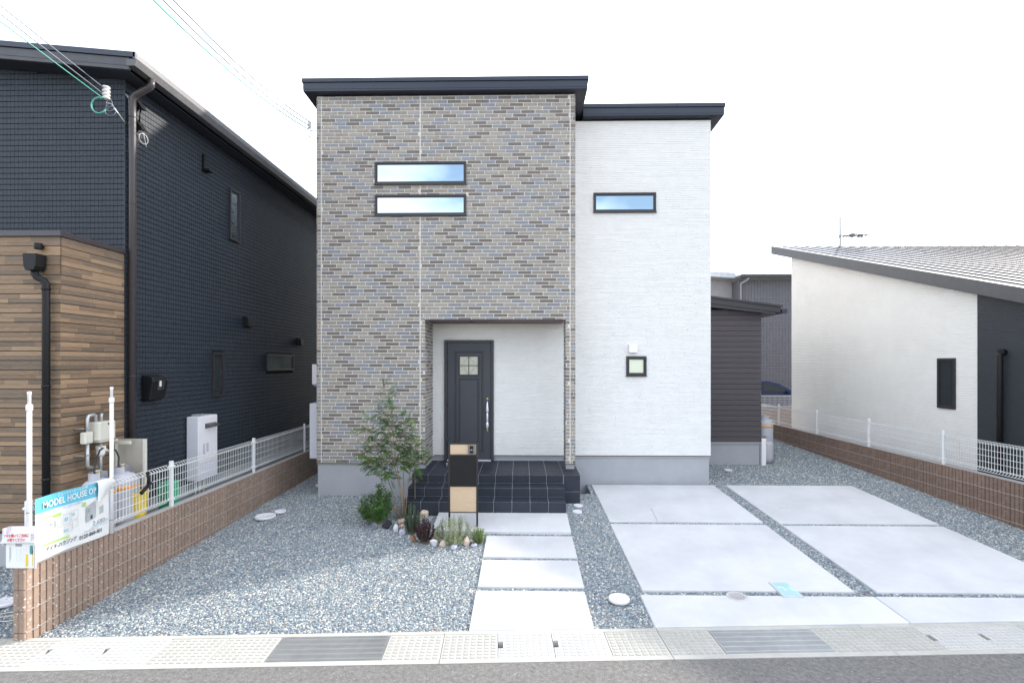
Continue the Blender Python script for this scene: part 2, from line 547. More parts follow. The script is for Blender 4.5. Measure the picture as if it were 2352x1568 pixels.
M_stone = bpy.data.materials.new("gravel_stone")
M_stone.use_nodes = True
_n, _l = M_stone.node_tree.nodes, M_stone.node_tree.links
_b = _n["Principled BSDF"]; _b.inputs['Roughness'].default_value = 0.75
_oi = _n.new("ShaderNodeObjectInfo"); _cr = _n.new("ShaderNodeValToRGB")
_cr.color_ramp.interpolation = 'CONSTANT'
_cols = [(0.0, (0.175, 0.222, 0.262)), (0.22, (0.24, 0.288, 0.315)), (0.42, (0.34, 0.365, 0.37)), (0.58, (0.115, 0.142, 0.188)),
         (0.72, (0.53, 0.52, 0.48)), (0.83, (0.42, 0.335, 0.26)), (0.87, (0.30, 0.36, 0.365)), (0.955, (0.74, 0.72, 0.67))]
_cr.color_ramp.elements[0].color = (*_cols[0][1], 1)
_cr.color_ramp.elements[1].position = _cols[1][0]; _cr.color_ramp.elements[1].color = (*_cols[1][1], 1)
for p_, c_ in _cols[2:]:
    e_ = _cr.color_ramp.elements.new(p_); e_.color = (*c_, 1)
_l.new(_oi.outputs['Random'], _cr.inputs[0]); _l.new(_cr.outputs[0], _b.inputs['Base Color'])


def gravel(name, x0, x1, y0, y1, zf, keep, density, smin, smax, seed, step=0.12):
    mb = MB(); nx, ny = int((x1 - x0) / step), int((y1 - y0) / step)
    idx = {}

    def vid(i, j):
        if (i, j) not in idx:
            x = x0 + (x1 - x0) * i / nx; y = y0 + (y1 - y0) * j / ny
            idx[(i, j)] = len(mb.v); mb.v.append((x, y, zf(x, y)))
        return idx[(i, j)]
    for i in range(nx):
        for j in range(ny):
            cx = x0 + (x1 - x0) * (i + .5) / nx; cy = y0 + (y1 - y0) * (j + .5) / ny
            if keep(cx, cy):
                mb.face((vid(i, j), vid(i + 1, j), vid(i + 1, j + 1), vid(i, j + 1)), 0)
    o = mb.build(name, M_bed, kind='stuff')
    md = o.modifiers.new("stones", 'NODES'); md.node_group = stone_tree(density, smin, smax, seed)
    return o


def inside(x, y, rects, m=0.0):
    for a, b, c, d in rects:
        if c is None: c = kerb_y((a + b) / 2)
        if a + m < x < b - m and c + m < y < d - m: return True
    return False


def keep_main(x, y):
    return (y > kerb_y(x) - 0.05 and not inside(x, y, HOUSE_RECTS) and not inside(x, y, SLABS_P + SLABS_D, 0.08))


zg = lambda x, y: gz(x, y) - 0.028 + 0.004 * math.sin(x * 3.1 + y * 1.7) * math.sin(y * 2.3 - x)
def zgm(x, y):
    z = zg(x, y)
    if -1.9 < x < 1.3 and 6.9 < y < 8.6: z += 0.035 * clampf((y - 7.2) / 0.7, 0, 1) * clampf((1.28 - x) / .25, 0, 1)
    return z
gravel("gravel", -4.60, 1.52, 4.62, 9.2, zgm, keep_main, 4300, 0.0075, 0.0165, 1)
gravel("gravel", 1.28, 7.25, 4.80, 9.95, zgm, keep_main, 3900, 0.0075, 0.0165, 2)
gravel("gravel", -4.60, -3.5, 9.2, 14.0, zg, lambda x, y: True, 2200, 0.009, 0.018, 3)
gravel("gravel", 3.5, 7.25, 9.95, 19.6, zg, lambda x, y: not inside(x, y, HOUSE_RECTS), 2000, 0.010, 0.019, 4)


def zn(x, y): return -0.21 + 0.25 * clampf((y - 4.7) / 0.85, 0, 1)
gravel("gravel", -8.0, -4.72, 4.45, 6.6, zn, lambda x, y: y > kerb_y(x) - 0.05 and not (x < -5.3 and y > 5.7), 3400, 0.008, 0.0165, 5)
g = MB(); g.box(-5.3, -4.72, 6.6, 16, -0.3, 0.03); g.build("side_yard_ground", M_bed, kind='structure')

# ------------------------------------------------------------------ concrete slabs
def slabs(name, label, rects, raise_first=False):
    root = thing(name, None, None, (rects[0][0], rects[0][3], gz(rects[0][0], rects[0][3])), kind='structure')
    for k, (a, b, c, d) in enumerate(rects):
        def pt(x, y):
            z = gz(x, y)
            if raise_first and k == 0: z = -0.058 + (y - 7.26) * 0.11
            return (x, y, z)
        if c is None:
            P = [(a, kerb_y(a) + 0.004), (b, kerb_y(b) + 0.004), (b, d), (a, d)]
        else:
            P = [(a, c), (b, c), (b, d), (a, d)]
        i = 0.006
        cx = sum(p[0] for p in P) / 4; cy = sum(p[1] for p in P) / 4
        mb = MB()
        top = [pt(x + (i if x < cx else -i), y + (i if y < cy else -i)) for x, y in P]
        mid = [(x, y, pt(x, y)[2] - i) for x, y in P]
        bot = [(x, y, pt(x, y)[2] - 0.12) for x, y in P]
        mb.v = top + mid + bot
        mb.face((0, 1, 2, 3))
        for q in range(4):
            r = (q + 1) % 4
            mb.face((4 + q, 4 + r, r, q)); mb.face((8 + q, 8 + r, 4 + r, 4 + q))
        mb.build("slab", M_concrete, root)
    return root


slabs("path", "", SLABS_P, True)
slabs("driveway", "", SLABS_D)
mb = MB()
p0, p1 = (2.165, 8.40), (2.101, 7.752)
mb.poly([(p0[0], p0[1], gz(*p0) + 0.003), (p0[0] + 0.012, p0[1], gz(*p0) + 0.003), (p1[0] + 0.012, p1[1], gz(*p1) + 0.003), (p1[0], p1[1], gz(*p1) + 0.003)])
mb.build("slab_saw_cut", mat("cut_line", (0.38, 0.38, 0.40), 0.9), kind='structure')

# ------------------------------------------------------------------ roadside gutter (own frame, skewed)
gut = thing("drain_gutter", None, None, (0, 4.835, -0.2), rz=GA, kind='structure')
for x0, x1 in [(-14.9, -12.88), (-12.88, -10.86), (-10.85, -8.83), (-8.825, -6.805), (-6.80, -4.78), (-4.775, -2.775), (-2.77, -0.73), (-0.724, 1.314), (1.320, 3.322), (3.328, 5.37), (5.376, 7.42), (7.426, 9.5), (9.506, 11.6), (11.606, 13.7)]:
    mb = MB()
    mb.box(x0, x1, -0.052, 0, -0.12, 0.0); mb.box(x0, x1, -0.515, -0.456, -0.12, 0.0)
    mb.build("kerb_rail", M_gutter, gut)
mb = MB(); mb.box(-14.9, 13.7, -0.456, -0.052, -0.14, -0.10); mb.build("channel_floor", M_void, gut)


def studs(mb, x0, x1, y0, y1, nx, ny, z, mi, skip=None):
    sx, sy = (x1 - x0) / nx, (y1 - y0) / ny
    for i in range(nx):
        for j in range(ny):
            cx, cy = x0 + sx * (i + .5), y0 + sy * (j + .5)
            if skip and skip(cx, cy): continue
            a, b = sx * 0.36, sy * 0.33
            c = 0.003
            P = [(cx - a, cy - b, z), (cx + a, cy - b, z), (cx + a, cy + b, z), (cx - a, cy + b, z)]
            Q = [(cx - a + c, cy - b + c, z + 0.005), (cx + a - c, cy - b + c, z + 0.005), (cx + a - c, cy + b - c, z + 0.005), (cx - a + c, cy + b - c, z + 0.005)]
            mb.hexa(P + Q, mi, back=False)


def fixed_panel(x0, x1):
    mb = MB(); mb.box(x0, x1, -0.456, -0.052, -0.09, -0.004, 0)
    pn = mb.build("studded_panel", M_gutter, gut)
    mb = MB(); studs(mb, x0 + 0.01, x1 - 0.01, -0.452, -0.06, max(1, round((x1 - x0) / 0.0625)), 8, -0.004, 0)
    mb.build("stud_pattern", M_stud, pn, kind='stuff')


for b in (-8.1, -4.05, 0, 4.05, 8.1):
    fixed_panel(b - 0.724, b - 0.221); fixed_panel(b + 0.799, b + 1.312)
    fixed_panel(b + 1.320, b + 1.806); fixed_panel(b + 2.816, b + 3.320)
POSN = {-4.05: "left end of the kerb", 0: "foot of the front path", 4.05: "right end of the kerb"}
for b in (-4.05, 0, 4.05):
    for k in (0, 1):
        x0 = b - 0.217 + k * 0.507; x1 = x0 + 0.500
        lx, ly = x0, 0
        wx = lx * math.cos(GA); wy = 4.835 + lx * math.sin(GA)
        t = thing("drain_cover", "%s pale studded gutter cover with grip slot at the %s" % (("left", "right")[k], POSN[b]),
                  "drain cover", (wx, wy, -0.2), group="concrete gutter covers with grip slots", rz=GA)
        mb = MB(); w = 0.500
        z = 0.0
        mb.box(0.045, w, -0.452, -0.056, -0.09, z, 0)
        mb.box(0.0, 0.045, -0.452, -0.300, -0.09, z, 0); mb.box(0.0, 0.045, -0.195, -0.056, -0.09, z, 0)
        pn = mb.build("lid_plate", M_lidc, t)
        mb = MB(); studs(mb, 0.008, w - 0.008, -0.446, -0.062, 8, 8, z, 0, skip=lambda a, c: a < 0.06 and -0.31 < c < -0.185)
        mb.build("stud_pattern", M_lids, pn, kind='stuff')
        mb = MB(); mb.box(0.0, 0.045, -0.300, -0.195, -0.09, -0.055); mb.build("grip_slot", M_void, t)
for b, wh in ((-8.1, None), (-4.05, "in the kerb in front of the left gravel garden"), (0, "in the kerb in front of the driveway"), (4.05, None)):
    if wh is None: continue
    x0, x1 = b + 1.812, b + 2.810
    wx = x0 * math.cos(GA); wy = 4.835 + x0 * math.sin(GA)
    t = thing("drain_grate", "galvanised steel bar grating " + wh, "drain grate", (wx, wy, -0.2), group="steel gratings in the kerb gutter", rz=GA)
    L = x1 - x0
    mb = MB()
    for (a, c, d, e) in ((0, L, -0.058, -0.052), (0, L, -0.456, -0.450), (0, 0.006, -0.450, -0.058), (L - 0.006, L, -0.450, -0.058)):
        mb.box(a, c, d, e, -0.05, 0.0)
    mb.build("grate_frame", M_galv, t)
    for k in range(5):
        y = -0.450 + 0.392 * (k + .5) / 5
        MB().box(0.006, L - 0.006, y - 0.004, y + 0.004, -0.012, -0.001).build("cross_rod", M_galv, t)
    mb = MB(); nb = 62
    for k in range(nb):
        x = 0.006 + (L - 0.012) * (k + .5) / nb
        mb.box(x - 0.0042, x + 0.0042, -0.450, -0.058, -0.04, 0.0)
    mb.build("bearing_bars", M_galv, t, kind='stuff')
mb = MB(); mb.box(-14.9, 13.7, -0.456, -0.052, -0.30, -0.142); mb.build("channel_bed", M_void, gut)

# ------------------------------------------------------------------ round lids and meter cover
def lid(x, y, w, label, m=M_lidw, h=0.012, dz=0.0, rib=False, z=None):
    r = w / 2
    z0 = (gz(x, y) if z is None else z) + dz
    t = thing("access_lid", label, "lid", (x, y, z0), group="round drain inspection lids")
    mb = MB(); mb.lathe((x, y, z0 - 0.02), [(r, 0), (r, 0.02 + h * 0.6), (r * 0.96, 0.02 + h), (r * 0.84, 0.02 + h), (r * 0.82, 0.018 + h), (r * 0.05, 0.018 + h)], 28)
    mb.build("lid_disc", m, t)
    mb = MB()
    if rib:
        for k in range(1, 5):
            rr = r * 0.82 * k / 5
            n = 24
            for i in range(n):
                a, b = 2 * math.pi * i / n, 2 * math.pi * (i + 0.6) / n
                p = lambda q, s: (x + (rr + s) * math.cos(q), y + (rr + s) * math.sin(q), z0 + h + 0.0015)
                mb.poly([p(a, -0.004), p(b, -0.004), p(b, 0.004), p(a, 0.004)])
        mb.split("relief_rings", mat("lid_ring_shade", (0.36, 0.355, 0.36), 0.6), t)
    else:
        mb.box(x - r * 0.35, x - r * 0.2, y - 0.004, y + 0.004, z0 + h - 0.004, z0 + h + 0.001)
        mb.box(x + r * 0.2, x + r * 0.35, y - 0.004, y + 0.004, z0 + h - 0.004, z0 + h + 0.001)
        mb.split("key_slot", M_lidg, t)
    return t


lid(-4.10, 7.975, 0.31, "large white round lid in the gravel near the left block wall", dz=0.012)
lid(-3.95, 8.165, 0.175, "small white round lid right behind the large lid by the left block wall", dz=0.012)
lid(0.965, 8.42, 0.155, "small white round lid beside the porch steps, the one nearer the house", dz=0.020)
lid(0.916, 8.12, 0.155, "small white round lid beside the porch steps, the one nearer the road", dz=0.020)
lid(1.059, 5.408, 0.225, "white round lid in the gravel strip between path and driveway", rib=False, dz=0.012)
lid(4.474, 10.88, 0.16, "small white round lid in gravel by the brown rear wing", dz=0.012)
lid(2.356, 5.499, 0.22, "grey round lid with ring pattern at the driveway joint", m=M_lidg, h=0.006, rib=True)
lid(2.183, 8.458, 0.160, "faint round lid flush in the driveway slab near the white wall", m=M_concrete, h=0.003)
lid(4.401, 8.444, 0.170, "faint round lid flush in the rear right driveway slab", m=M_concrete, h=0.003)
lid(-5.30, 5.10, 0.25, "white round lid in the neighbour's gravel at the left edge", z=zn(-5.3, 5.1) + 0.01)
lid(-3.90, 9.66, 0.16, "small white lid beside the left wall of the house", dz=0.012)

t = thing("meter_cover", "pale blue water meter cover across the driveway gravel joint", "meter cover", (2.96, 5.647, gz(2.96, 5.65)))
mx0, mx1, my0, my1 = 2.862, 3.058, 5.49, 5.80
zz = lambda y: gz(2.96, y) + 0.008
mb = MB(); mb.hexa([(mx0 - .012, my0 - .012, zz(my0) - 0.05), (mx1 + .012, my0 - .012, zz(my0) - 0.05), (mx1 + .012, my1 + .012, zz(my1) - 0.05), (mx0 - .012, my1 + .012, zz(my1) - 0.05),
                    (mx0 - .012, my0 - .012, zz(my0)), (mx1 + .012, my0 - .012, zz(my0)), (mx1 + .012, my1 + .012, zz(my1)), (mx0 - .012, my1 + .012, zz(my1))])
mb.build("rim", M_lidg, t)
mb = MB(); mb.hexa([(mx0, my0, zz(my0) - 0.01), (mx1, my0, zz(my0) - 0.01), (mx1, my1, zz(my1) - 0.01), (mx0, my1, zz(my1) - 0.01),
                    (mx0, my0, zz(my0) + .004), (mx1, my0, zz(my0) + .004), (mx1, my1, zz(my1) + .004), (mx0, my1, zz(my1) + .004)])
mb.build("lid_plate", M_mblue, t)
mb = MB()
for k in range(16):
    y = my0 + 0.012 + (my1 - my0 - 0.03) * k / 15
    if 5 < k < 11: xr = [(mx0 + 0.012, mx0 + 0.028), (mx1 - 0.055, mx1 - 0.045)]
    else: xr = [(mx0 + 0.012, mx1 - 0.012)]
    for a, b in xr:
        mb.poly([(a, y, zz(y) + .006), (b, y, zz(y) + .006), (b, y + 0.006, zz(y) + .006), (a, y + 0.006, zz(y) + .006)])
yc = (my0 + my1) / 2
mb.poly([(mx0 + 0.055 + 0.022 * math.cos(a), yc - 0.005 + 0.024 * math.sin(a) + (0.016 if abs(a - math.pi / 2) < 0.2 else 0), zz(yc) + .006) for a in [2 * math.pi * i / 12 for i in range(12)]])
for k in range(3):
    y = yc - 0.045 + k * 0.04
    mb.poly([(mx1 - 0.095, y, zz(y) + .006), (mx1 - 0.06, y, zz(y) + .006), (mx1 - 0.06, y + 0.022, zz(y) + .006), (mx1 - 0.095, y + 0.022, zz(y) + .006)])
mb.build("cast_relief", M_mblue2, t)

# ------------------------------------------------------------------ cladding helpers
def fr(o, u, n):
    o, u, n = Vector(o), Vector(u), Vector(n)
    return lambda a, z, d: tuple(o + u * a + n * d + Vector((0, 0, z)))


def piece(mb, F, a0, a1, z0, z1, d, c=0.004, mi=0, back=0.0):
    mb.hexa([F(a0, z0, back), F(a1, z0, back), F(a1, z1, back), F(a0, z1, back),
             F(a0 + c, z0 + c, d), F(a1 - c, z0 + c, d), F(a1 - c, z1 - c, d), F(a0 + c, z1 - c, d)], mi, back=False)


def cut(a0, a1, z0, z1, holes):
    """pieces of the interval a0..a1 left over by holes that overlap the course"""
    segs = [(a0, a1)]
    for h0, h1, k0, k1 in holes:
        if z1 <= k0 or z0 >= k1: continue
        nxt = []
        for s0, s1 in segs:
            if h1 <= s0 or h0 >= s1: nxt.append((s0, s1)); continue
            if s0 < h0: nxt.append((s0, h0))
            if s1 > h1: nxt.append((h1, s1))
        segs = nxt
    return segs


def brick_rows(F, a0, a1, z0, z1, holes, out, L=0.2535, H=0.0643, J=0.0135, seed=1):
    rn = random.Random(seed)
    offs = [0, .42, .84, .30, .66, .08, .48, .92, .36, .78, .18, .60, .04, .52, .86, .26]
    last = []
    r = 0; z = z0
    while z < z1 - 0.015:
        zt = min(z + H, z1)
        x = a0 - L * offs[r % 16]
        k = 0; row = []
        while x < a1:
            c = rn.choices(range(5), (30, 24, 23, 13, 12))[0]
            while row and c == row[-1]: c = rn.choices(range(5), (30, 24, 23, 13, 12))[0]
            row.append(c)
            s0, s1 = max(x, a0), min(x + L, a1)
            kz0, kz1 = z, zt
            for h0, h1, k0, k1 in holes:      # thin cut bricks above and below an opening
                q0, q1 = max(s0, h0), min(s1, h1)
                if q1 - q0 > .03:
                    if z < k1 < zt and zt - k1 > .018: out.append((q0 + J / 2, q1 - J / 2, k1 + .002, zt - J / 2, c, False))
                    if z < k0 < zt and k0 - z > .018: out.append((q0 + J / 2, q1 - J / 2, z + J / 2, k0 - .002, c, False))
            for p0, p1 in cut(s0, s1, z + 0.004, zt - 0.004, holes):
                if p1 - p0 > 0.035:
                    out.append((p0 + J / 2, p1 - J / 2, z + J / 2, zt - J / 2, c, (s1 - s0 > L - 1e-4) and (p1 - p0 > L - 1e-4) and zt - z > H - 1e-4))
            x += L; k += 1
        z += H; r += 1


# ================================================================== MAIN HOUSE
YF, YB = 9.016, 9.78
XL, XM, XR = -3.706, 0.986, 3.686
ZT = 7.21
house = thing("house", "two storey house with brick patterned bay, white wing and dark roofs", "house", (0, 10, 0))
# solid walls
mb = MB()
mb.box(XL + .012, -1.732, YF + .007, 9.81, 0.56, ZT)
mb.box(-1.732, XM - .012, YF + .007, 9.81, 3.17, ZT)
mb.box(0.812, XM - .012, YF + .007, 9.34, 0.56, 3.17)
mb.box(XL + .012, XM - .012, 9.81, 17.0, 0.56, ZT)
mb.build("wall", M_mortar, house)
mb = MB(); mb.box(XM - .012, XR - .004, YB + .003, 17.0, 0.5525, 7.09); mb.build("wall", M_white, house, label="white wing wall")
# bricks
WIN_F = [(-2.637, -0.981, 5.605, 6.01), (-2.637, -0.981, 5.04, 5.417)]
REC = (-1.722, 0.799, -1, 3.155)
front = fr((0, YF, 0), (1, 0, 0), (0, -1, 0))
bl = []
hol = WIN_F + [REC]
brick_rows(front, -3.612, -1.822, 0.572, ZT, hol, bl, seed=3)
brick_rows(front, -1.812, 0.886, 0.572, ZT, hol, bl, seed=4)
rn = random.Random(9)
z = 0.572
while z < ZT - 0.02:                       # corner pieces with their own narrow returns
    zt = min(z + 0.0643, ZT)
    for a0, a1 in ((XL, -3.622), (0.896, XM)):
        if rn.random() < 0.3:
            m_ = a0 + (a1 - a0) * rn.uniform(.35, .65)
            bl.append((a0 + .003, m_ - .004, z + .0055, zt - .0055, rn.randrange(5), False)); bl.append((m_ + .004, a1 - .003, z + .0055, zt - .0055, rn.randrange(5), False))
        else:
            bl.append((a0 + .003, a1 - .003, z + .0055, zt - .0055, rn.randrange(5), False))
    z += 0.0643
eye = Vector((0, 0, 2.37))
full = [b for b in bl if b[5]]
full.sort(key=lambda b: (Vector(((b[0] + b[1]) / 2, YF, (b[2] + b[3]) / 2)) - eye).length)
solo = set(id(b) for b in full[:300])
bw, bh = full[0][1] - full[0][0], full[0][3] - full[0][2]
bmesh_ = []
for c in range(5):
    m_ = MB(); F0 = fr((0, 0, 0), (1, 0, 0), (0, -1, 0))
    piece(m_, F0, -bw / 2, bw / 2, -bh / 2, bh / 2, 0.0, 0.0022, 0, back=-0.012)
    bmesh_.append(m_.mesh("brick", [BR[c]]))
rest = MB()
for b in bl:
    if id(b) in solo:
        inst("brick", bmesh_[b[4]], ((b[0] + b[1]) / 2, YF - rn.uniform(0, .0025), (b[2] + b[3]) / 2), house)
    else:
        piece(rest, front, b[0], b[1], b[2], b[3], rn.uniform(0, .0025), 0.0022, b[4], back=-0.012)
for (o, u, n, a0, a1, z0, z1, sd) in (((-1.722, 0, 0), (0, 1, 0), (1, 0, 0), YF + .004, YB + .01, 0.572, 3.155, 11),
                                      ((0.799, 0, 0), (0, 1, 0), (-1, 0, 0), YF + .004, 9.35, 0.572, 3.155, 12),
                                      ((XL, 0, 0), (0, 1, 0), (-1, 0, 0), YF + .004, 12.0, 0.572, ZT, 13)):
    F = fr(o, u, n); lst = []
    brick_rows(F, a0, a1, z0, z1, [], lst, seed=sd)
    for b in lst: piece(rest, F, b[0], b[1], b[2], b[3], rn.uniform(0, .002), 0.004, b[4], back=-0.012)
rest.build("brick_cladding", BR, house, kind='stuff')

# white split-face siding (thin uneven courses)
def strips(mb, F, a0, a1, z0, z1, holes, pitch=0.0352, seed=1, lo=.15, hi=.7):
    rn = random.Random(seed); z = z0
    while z < z1 - .01:
        zt = min(z + pitch, z1); x = a0 - rn.random() * .4
        while x < a1:
            L = rn.uniform(lo, hi)
            for p0, p1 in cut(max(x, a0), min(x + L, a1), z + .002, zt - .002, holes):
                if p1 - p0 > .01:
                    d = rn.uniform(0.002, 0.007)
                    j = 0.0009
                    mb.hexa([F(p0, z + j, -.006), F(p1, z + j, -.006), F(p1, zt - j, -.006), F(p0, zt - j, -.006),
                             F(p0 + .002, z + j + .003, d), F(p1 - .002, z + j + .003, d), F(p1 - .002, zt - j - .004, d), F(p0 + .002, zt - j - .004, d)], 0, back=False)
            x += L
        z += pitch


back = fr((0, YB, 0), (1, 0, 0), (0, -1, 0))
mb = MB()
WIN_W = [(1.417, 2.625, 5.309, 5.688), (2.051, 2.440, 2.133, 2.514)]
strips(mb, back, XM + .002, XR, 0.585, 7.09, WIN_W, seed=21)
strips(mb, back, -1.70, XM + .0, 0.585, 3.15, [(-1.491, -0.528, 0, 2.83)], seed=22)
mb.build("white_siding", M_white, house, kind='stuff')
mb = MB(); mb.box(-1.73, XM - .013, YB + .003, YB + .028, 0.56, 3.16); mb.build("porch_wall", M_white, house)
# foundation, drip edges
mb = MB(); mb.box(XL + .02, -1.735, YF + .022, 17, -0.25, 0.545); mb.box(-1.735, XM, YB + .030, 17, -0.25, 0.549)
mb.box(0.818, XM - .02, YF + .03, 9.33, 0.30, 0.545)
mb.build("foundation", M_found, house)
mb = MB(); mb.box(XM, XR - .022, YB + .030, 17, -0.25, 0.552); mb.build("foundation", M_found, house)
mb = MB()
mb.box(XL + .002, -1.724, YF + .002, YF + .02, 0.556, 0.571); mb.box(XM, XR, YB - .004, YB + .018, 0.570, 0.584)
mb.box(-1.70, -1.493, YB - .004, YB + .018, 0.570, 0.584); mb.box(-0.526, XM - .002, YB - .004, YB + .018, 0.570, 0.584)
mb.box(0.801, XM - .002, YF + .002, YF + .02, 0.556, 0.571); mb.box(-1.734, -1.722, YF + .02, YB, 0.556, 0.571)
mb.split("drip_edge", M_frame, house)
mb = MB()
mb.box(XL + .006, -1.728, YF + .006, YF + .024, 0.545, 0.5555); mb.box(XM, XR - .004, YB, YB + .029, 0.552, 0.5695)
mb.box(-1.70, -1.493, YB, YB + .0175, 0.552, 0.5695); mb.box(-0.526, XM - .002, YB, YB + .0175, 0.552, 0.5695)
mb.box(0.803, XM - .004, YF + .006, YF + .03, 0.545, 0.5555)
mb.split("vent_strip", mat("vent_strip_grey", (0.40, 0.38, 0.36), 0.6), house)
# porch ceiling, edge flashing, downlight
mb = MB(); mb.box(-1.722, 0.799, YF + .03, YB + .01, 3.150, 3.165); mb.build("porch_ceiling", M_soffw, house)
mb = MB(); mb.box(-1.66, 0.745, YF - .016, YF + .028, 3.146, 3.168); mb.build("flashing", M_navy, house)
mb = MB(); mb.lathe((-0.92, 9.35, 3.144), [(.045, 0), (.045, .008), (.03, .008)], 16); mb.build("downlight", M_black, house)

# roofs
def shed_roof(x0, x1, y0, y1, ztop, th, slope, label=None):
    """top plate, fascia on every visible edge, soffit; falls to the back by slope"""
    mb = MB()
    zr = lambda y: ztop - slope * (y - y0)
    def slab(xa, xb, ya, yb, a, b, mi):
        mb.hexa([(xa, ya, zr(ya) - b), (xb, ya, zr(ya) - b), (xb, yb, zr(yb) - b), (xa, yb, zr(yb) - b),
                 (xa, ya, zr(ya) - a), (xb, ya, zr(ya) - a), (xb, yb, zr(yb) - a), (xa, yb, zr(yb) - a)], mi)
    slab(x0, x1, y0, y1, 0, th, 0)
    roof = mb.build("roof", M_navy, house, label=label)
    mb = MB()
    def band(a, b, out):
        slab(x0 - out, x1 + out, y0 - out, y0, a, b, 0)
        slab(x0 - out, x0, y0, y1, a, b, 0); slab(x1, x1 + out, y0, y1, a, b, 0)
    band(-.010, .062, .030)
    mb.build("roof_edge_cap", M_navy, roof, bevel=.004)
    mb = MB(); band(.066, .180, .012); band(.184, .215, .010); mb.build("fascia", M_navy, roof)
    mb = MB()
    for f in (1 / 3, 2 / 3):
        x = x0 + (x1 - x0) * f
        mb.box(x - .002, x + .002, y0 - .032, y0 - .028, ztop - .062, ztop + .010)
    mb.split("cap_joint", M_black, roof)
    mb = MB(); slab(x0 + .002, x1 - .002, y0 + .002, y1, th, th + .008, 0); mb.build("soffit", M_soffit, roof)
    return roof


shed_roof(-3.885, 1.175, 8.905, 17.2, 7.455, .215, .035, "roof over the brick bay")
shed_roof(1.215, 3.885, 9.665, 17.2, 7.345, .215, .035, "lower roof over the white wing")

# windows
def window(parent, F, a0, a1, z0, z1, pane, d=0.022, fw=0.035, sill=None, label=None):
    mb = MB()
    def fb(x0, x1, c0, c1, dd, b=-0.03):
        mb.hexa([F(x0, c0, b), F(x1, c0, b), F(x1, c1, b), F(x0, c1, b), F(x0, c0, dd), F(x1, c0, dd), F(x1, c1, dd), F(x0, c1, dd)], 0)
    fb(a0, a1, z0, z0 + fw, d); fb(a0, a1, z1 - fw, z1, d)
    fb(a0, a0 + fw, z0 + fw, z1 - fw, d); fb(a1 - fw, a1, z0 + fw, z1 - fw, d)
    w = mb.build("window", M_frame, parent, label=label, bevel=.003)
    mb = MB(); q = fw + .016
    def fb2(x0, x1, c0, c1, dd, b=-0.03):
        mb.hexa([F(x0, c0, b), F(x1, c0, b), F(x1, c1, b), F(x0, c1, b), F(x0, c0, dd), F(x1, c0, dd), F(x1, c1, dd), F(x0, c1, dd)], 0)
    i0, i1, k0, k1 = a0 + fw, a1 - fw, z0 + fw, z1 - fw
    fb2(i0, i1, k0, k0 + .018, d - .012); fb2(i0, i1, k1 - .018, k1, d - .012)
    fb2(i0, i0 + .014, k0 + .018, k1 - .018, d - .012); fb2(i1 - .014, i1, k0 + .018, k1 - .018, d - .012)
    mb.build("sash", M_frame, w)
    mb = MB()
    mb.hexa([F(i0 + .014, k0 + .018, -.02), F(i1 - .014, k0 + .018, -.02), F(i1 - .014, k1 - .018, -.02), F(i0 + .014, k1 - .018, -.02),
             F(i0 + .014, k0 + .018, .005), F(i1 - .014, k0 + .018, .005), F(i1 - .014, k1 - .018, .005), F(i0 + .014, k1 - .018, .005)], 0)
    mb.build("pane", pane, w)
    if sill:
        mb = MB(); mb.hexa([F(a0 - .01, z0 - .012, -.01), F(a1 + .01, z0 - .012, -.01), F(a1 + .01, z0 - .001, -.01), F(a0 - .01, z0 - .001, -.01),
                            F(a0 - .01, z0 - .012, d + .012), F(a1 + .01, z0 - .012, d + .012), F(a1 + .01, z0 - .001, d + .012), F(a0 - .01, z0 - .001, d + .012)], 0)
        mb.build("sill", M_frame, w)
    return w


for h in WIN_F: window(house, front, *h, M_glass, sill=True)
window(house, back, *WIN_W[0], M_glass, d=.035, sill=True)
window(house, back, *WIN_W[1], M_frost, d=.035, fw=.042, sill=True, label="small square window with pale frosted pane")
mb = MB(); mb.box(2.094, 2.252, YB - .085, YB - .008, 2.585, 2.743); mb.box(2.085, 2.260, YB - .02, YB + .0, 2.573, 2.585)
mb.build("vent_hood", M_pvc, house, bevel=.008)

# door
X0, X1, Z0, Z1 = -1.491, -0.528, 0.478, 2.83
mb = MB()
mb.box(X0, X0 + .058, YB - .05, YB + .02, Z0, Z1); mb.box(X1 - .05, X1, YB - .05, YB + .02, Z0, Z1); mb.box(X0 + .058, X1 - .05, YB - .05, YB + .02, Z1 - .05, Z1)
door = mb.build("door_frame", M_door_d, house, bevel=.004)
mb = MB(); mb.box(X0 + .062, X1 - .054, YB - .026, YB + .017, Z0 + .03, Z1 - .055); leaf = mb.build("door", M_door, house, bevel=.004)


def ring(mb, x0, x1, z0, z1, w, y0, y1, mi=0):
    mb.box(x0, x1, y0, y1, z0, z0 + w, mi); mb.box(x0, x1, y0, y1, z1 - w, z1, mi)
    mb.box(x0, x0 + w, y0, y1, z0 + w, z1 - w, mi); mb.box(x1 - w, x1, y0, y1, z0 + w, z1 - w, mi)


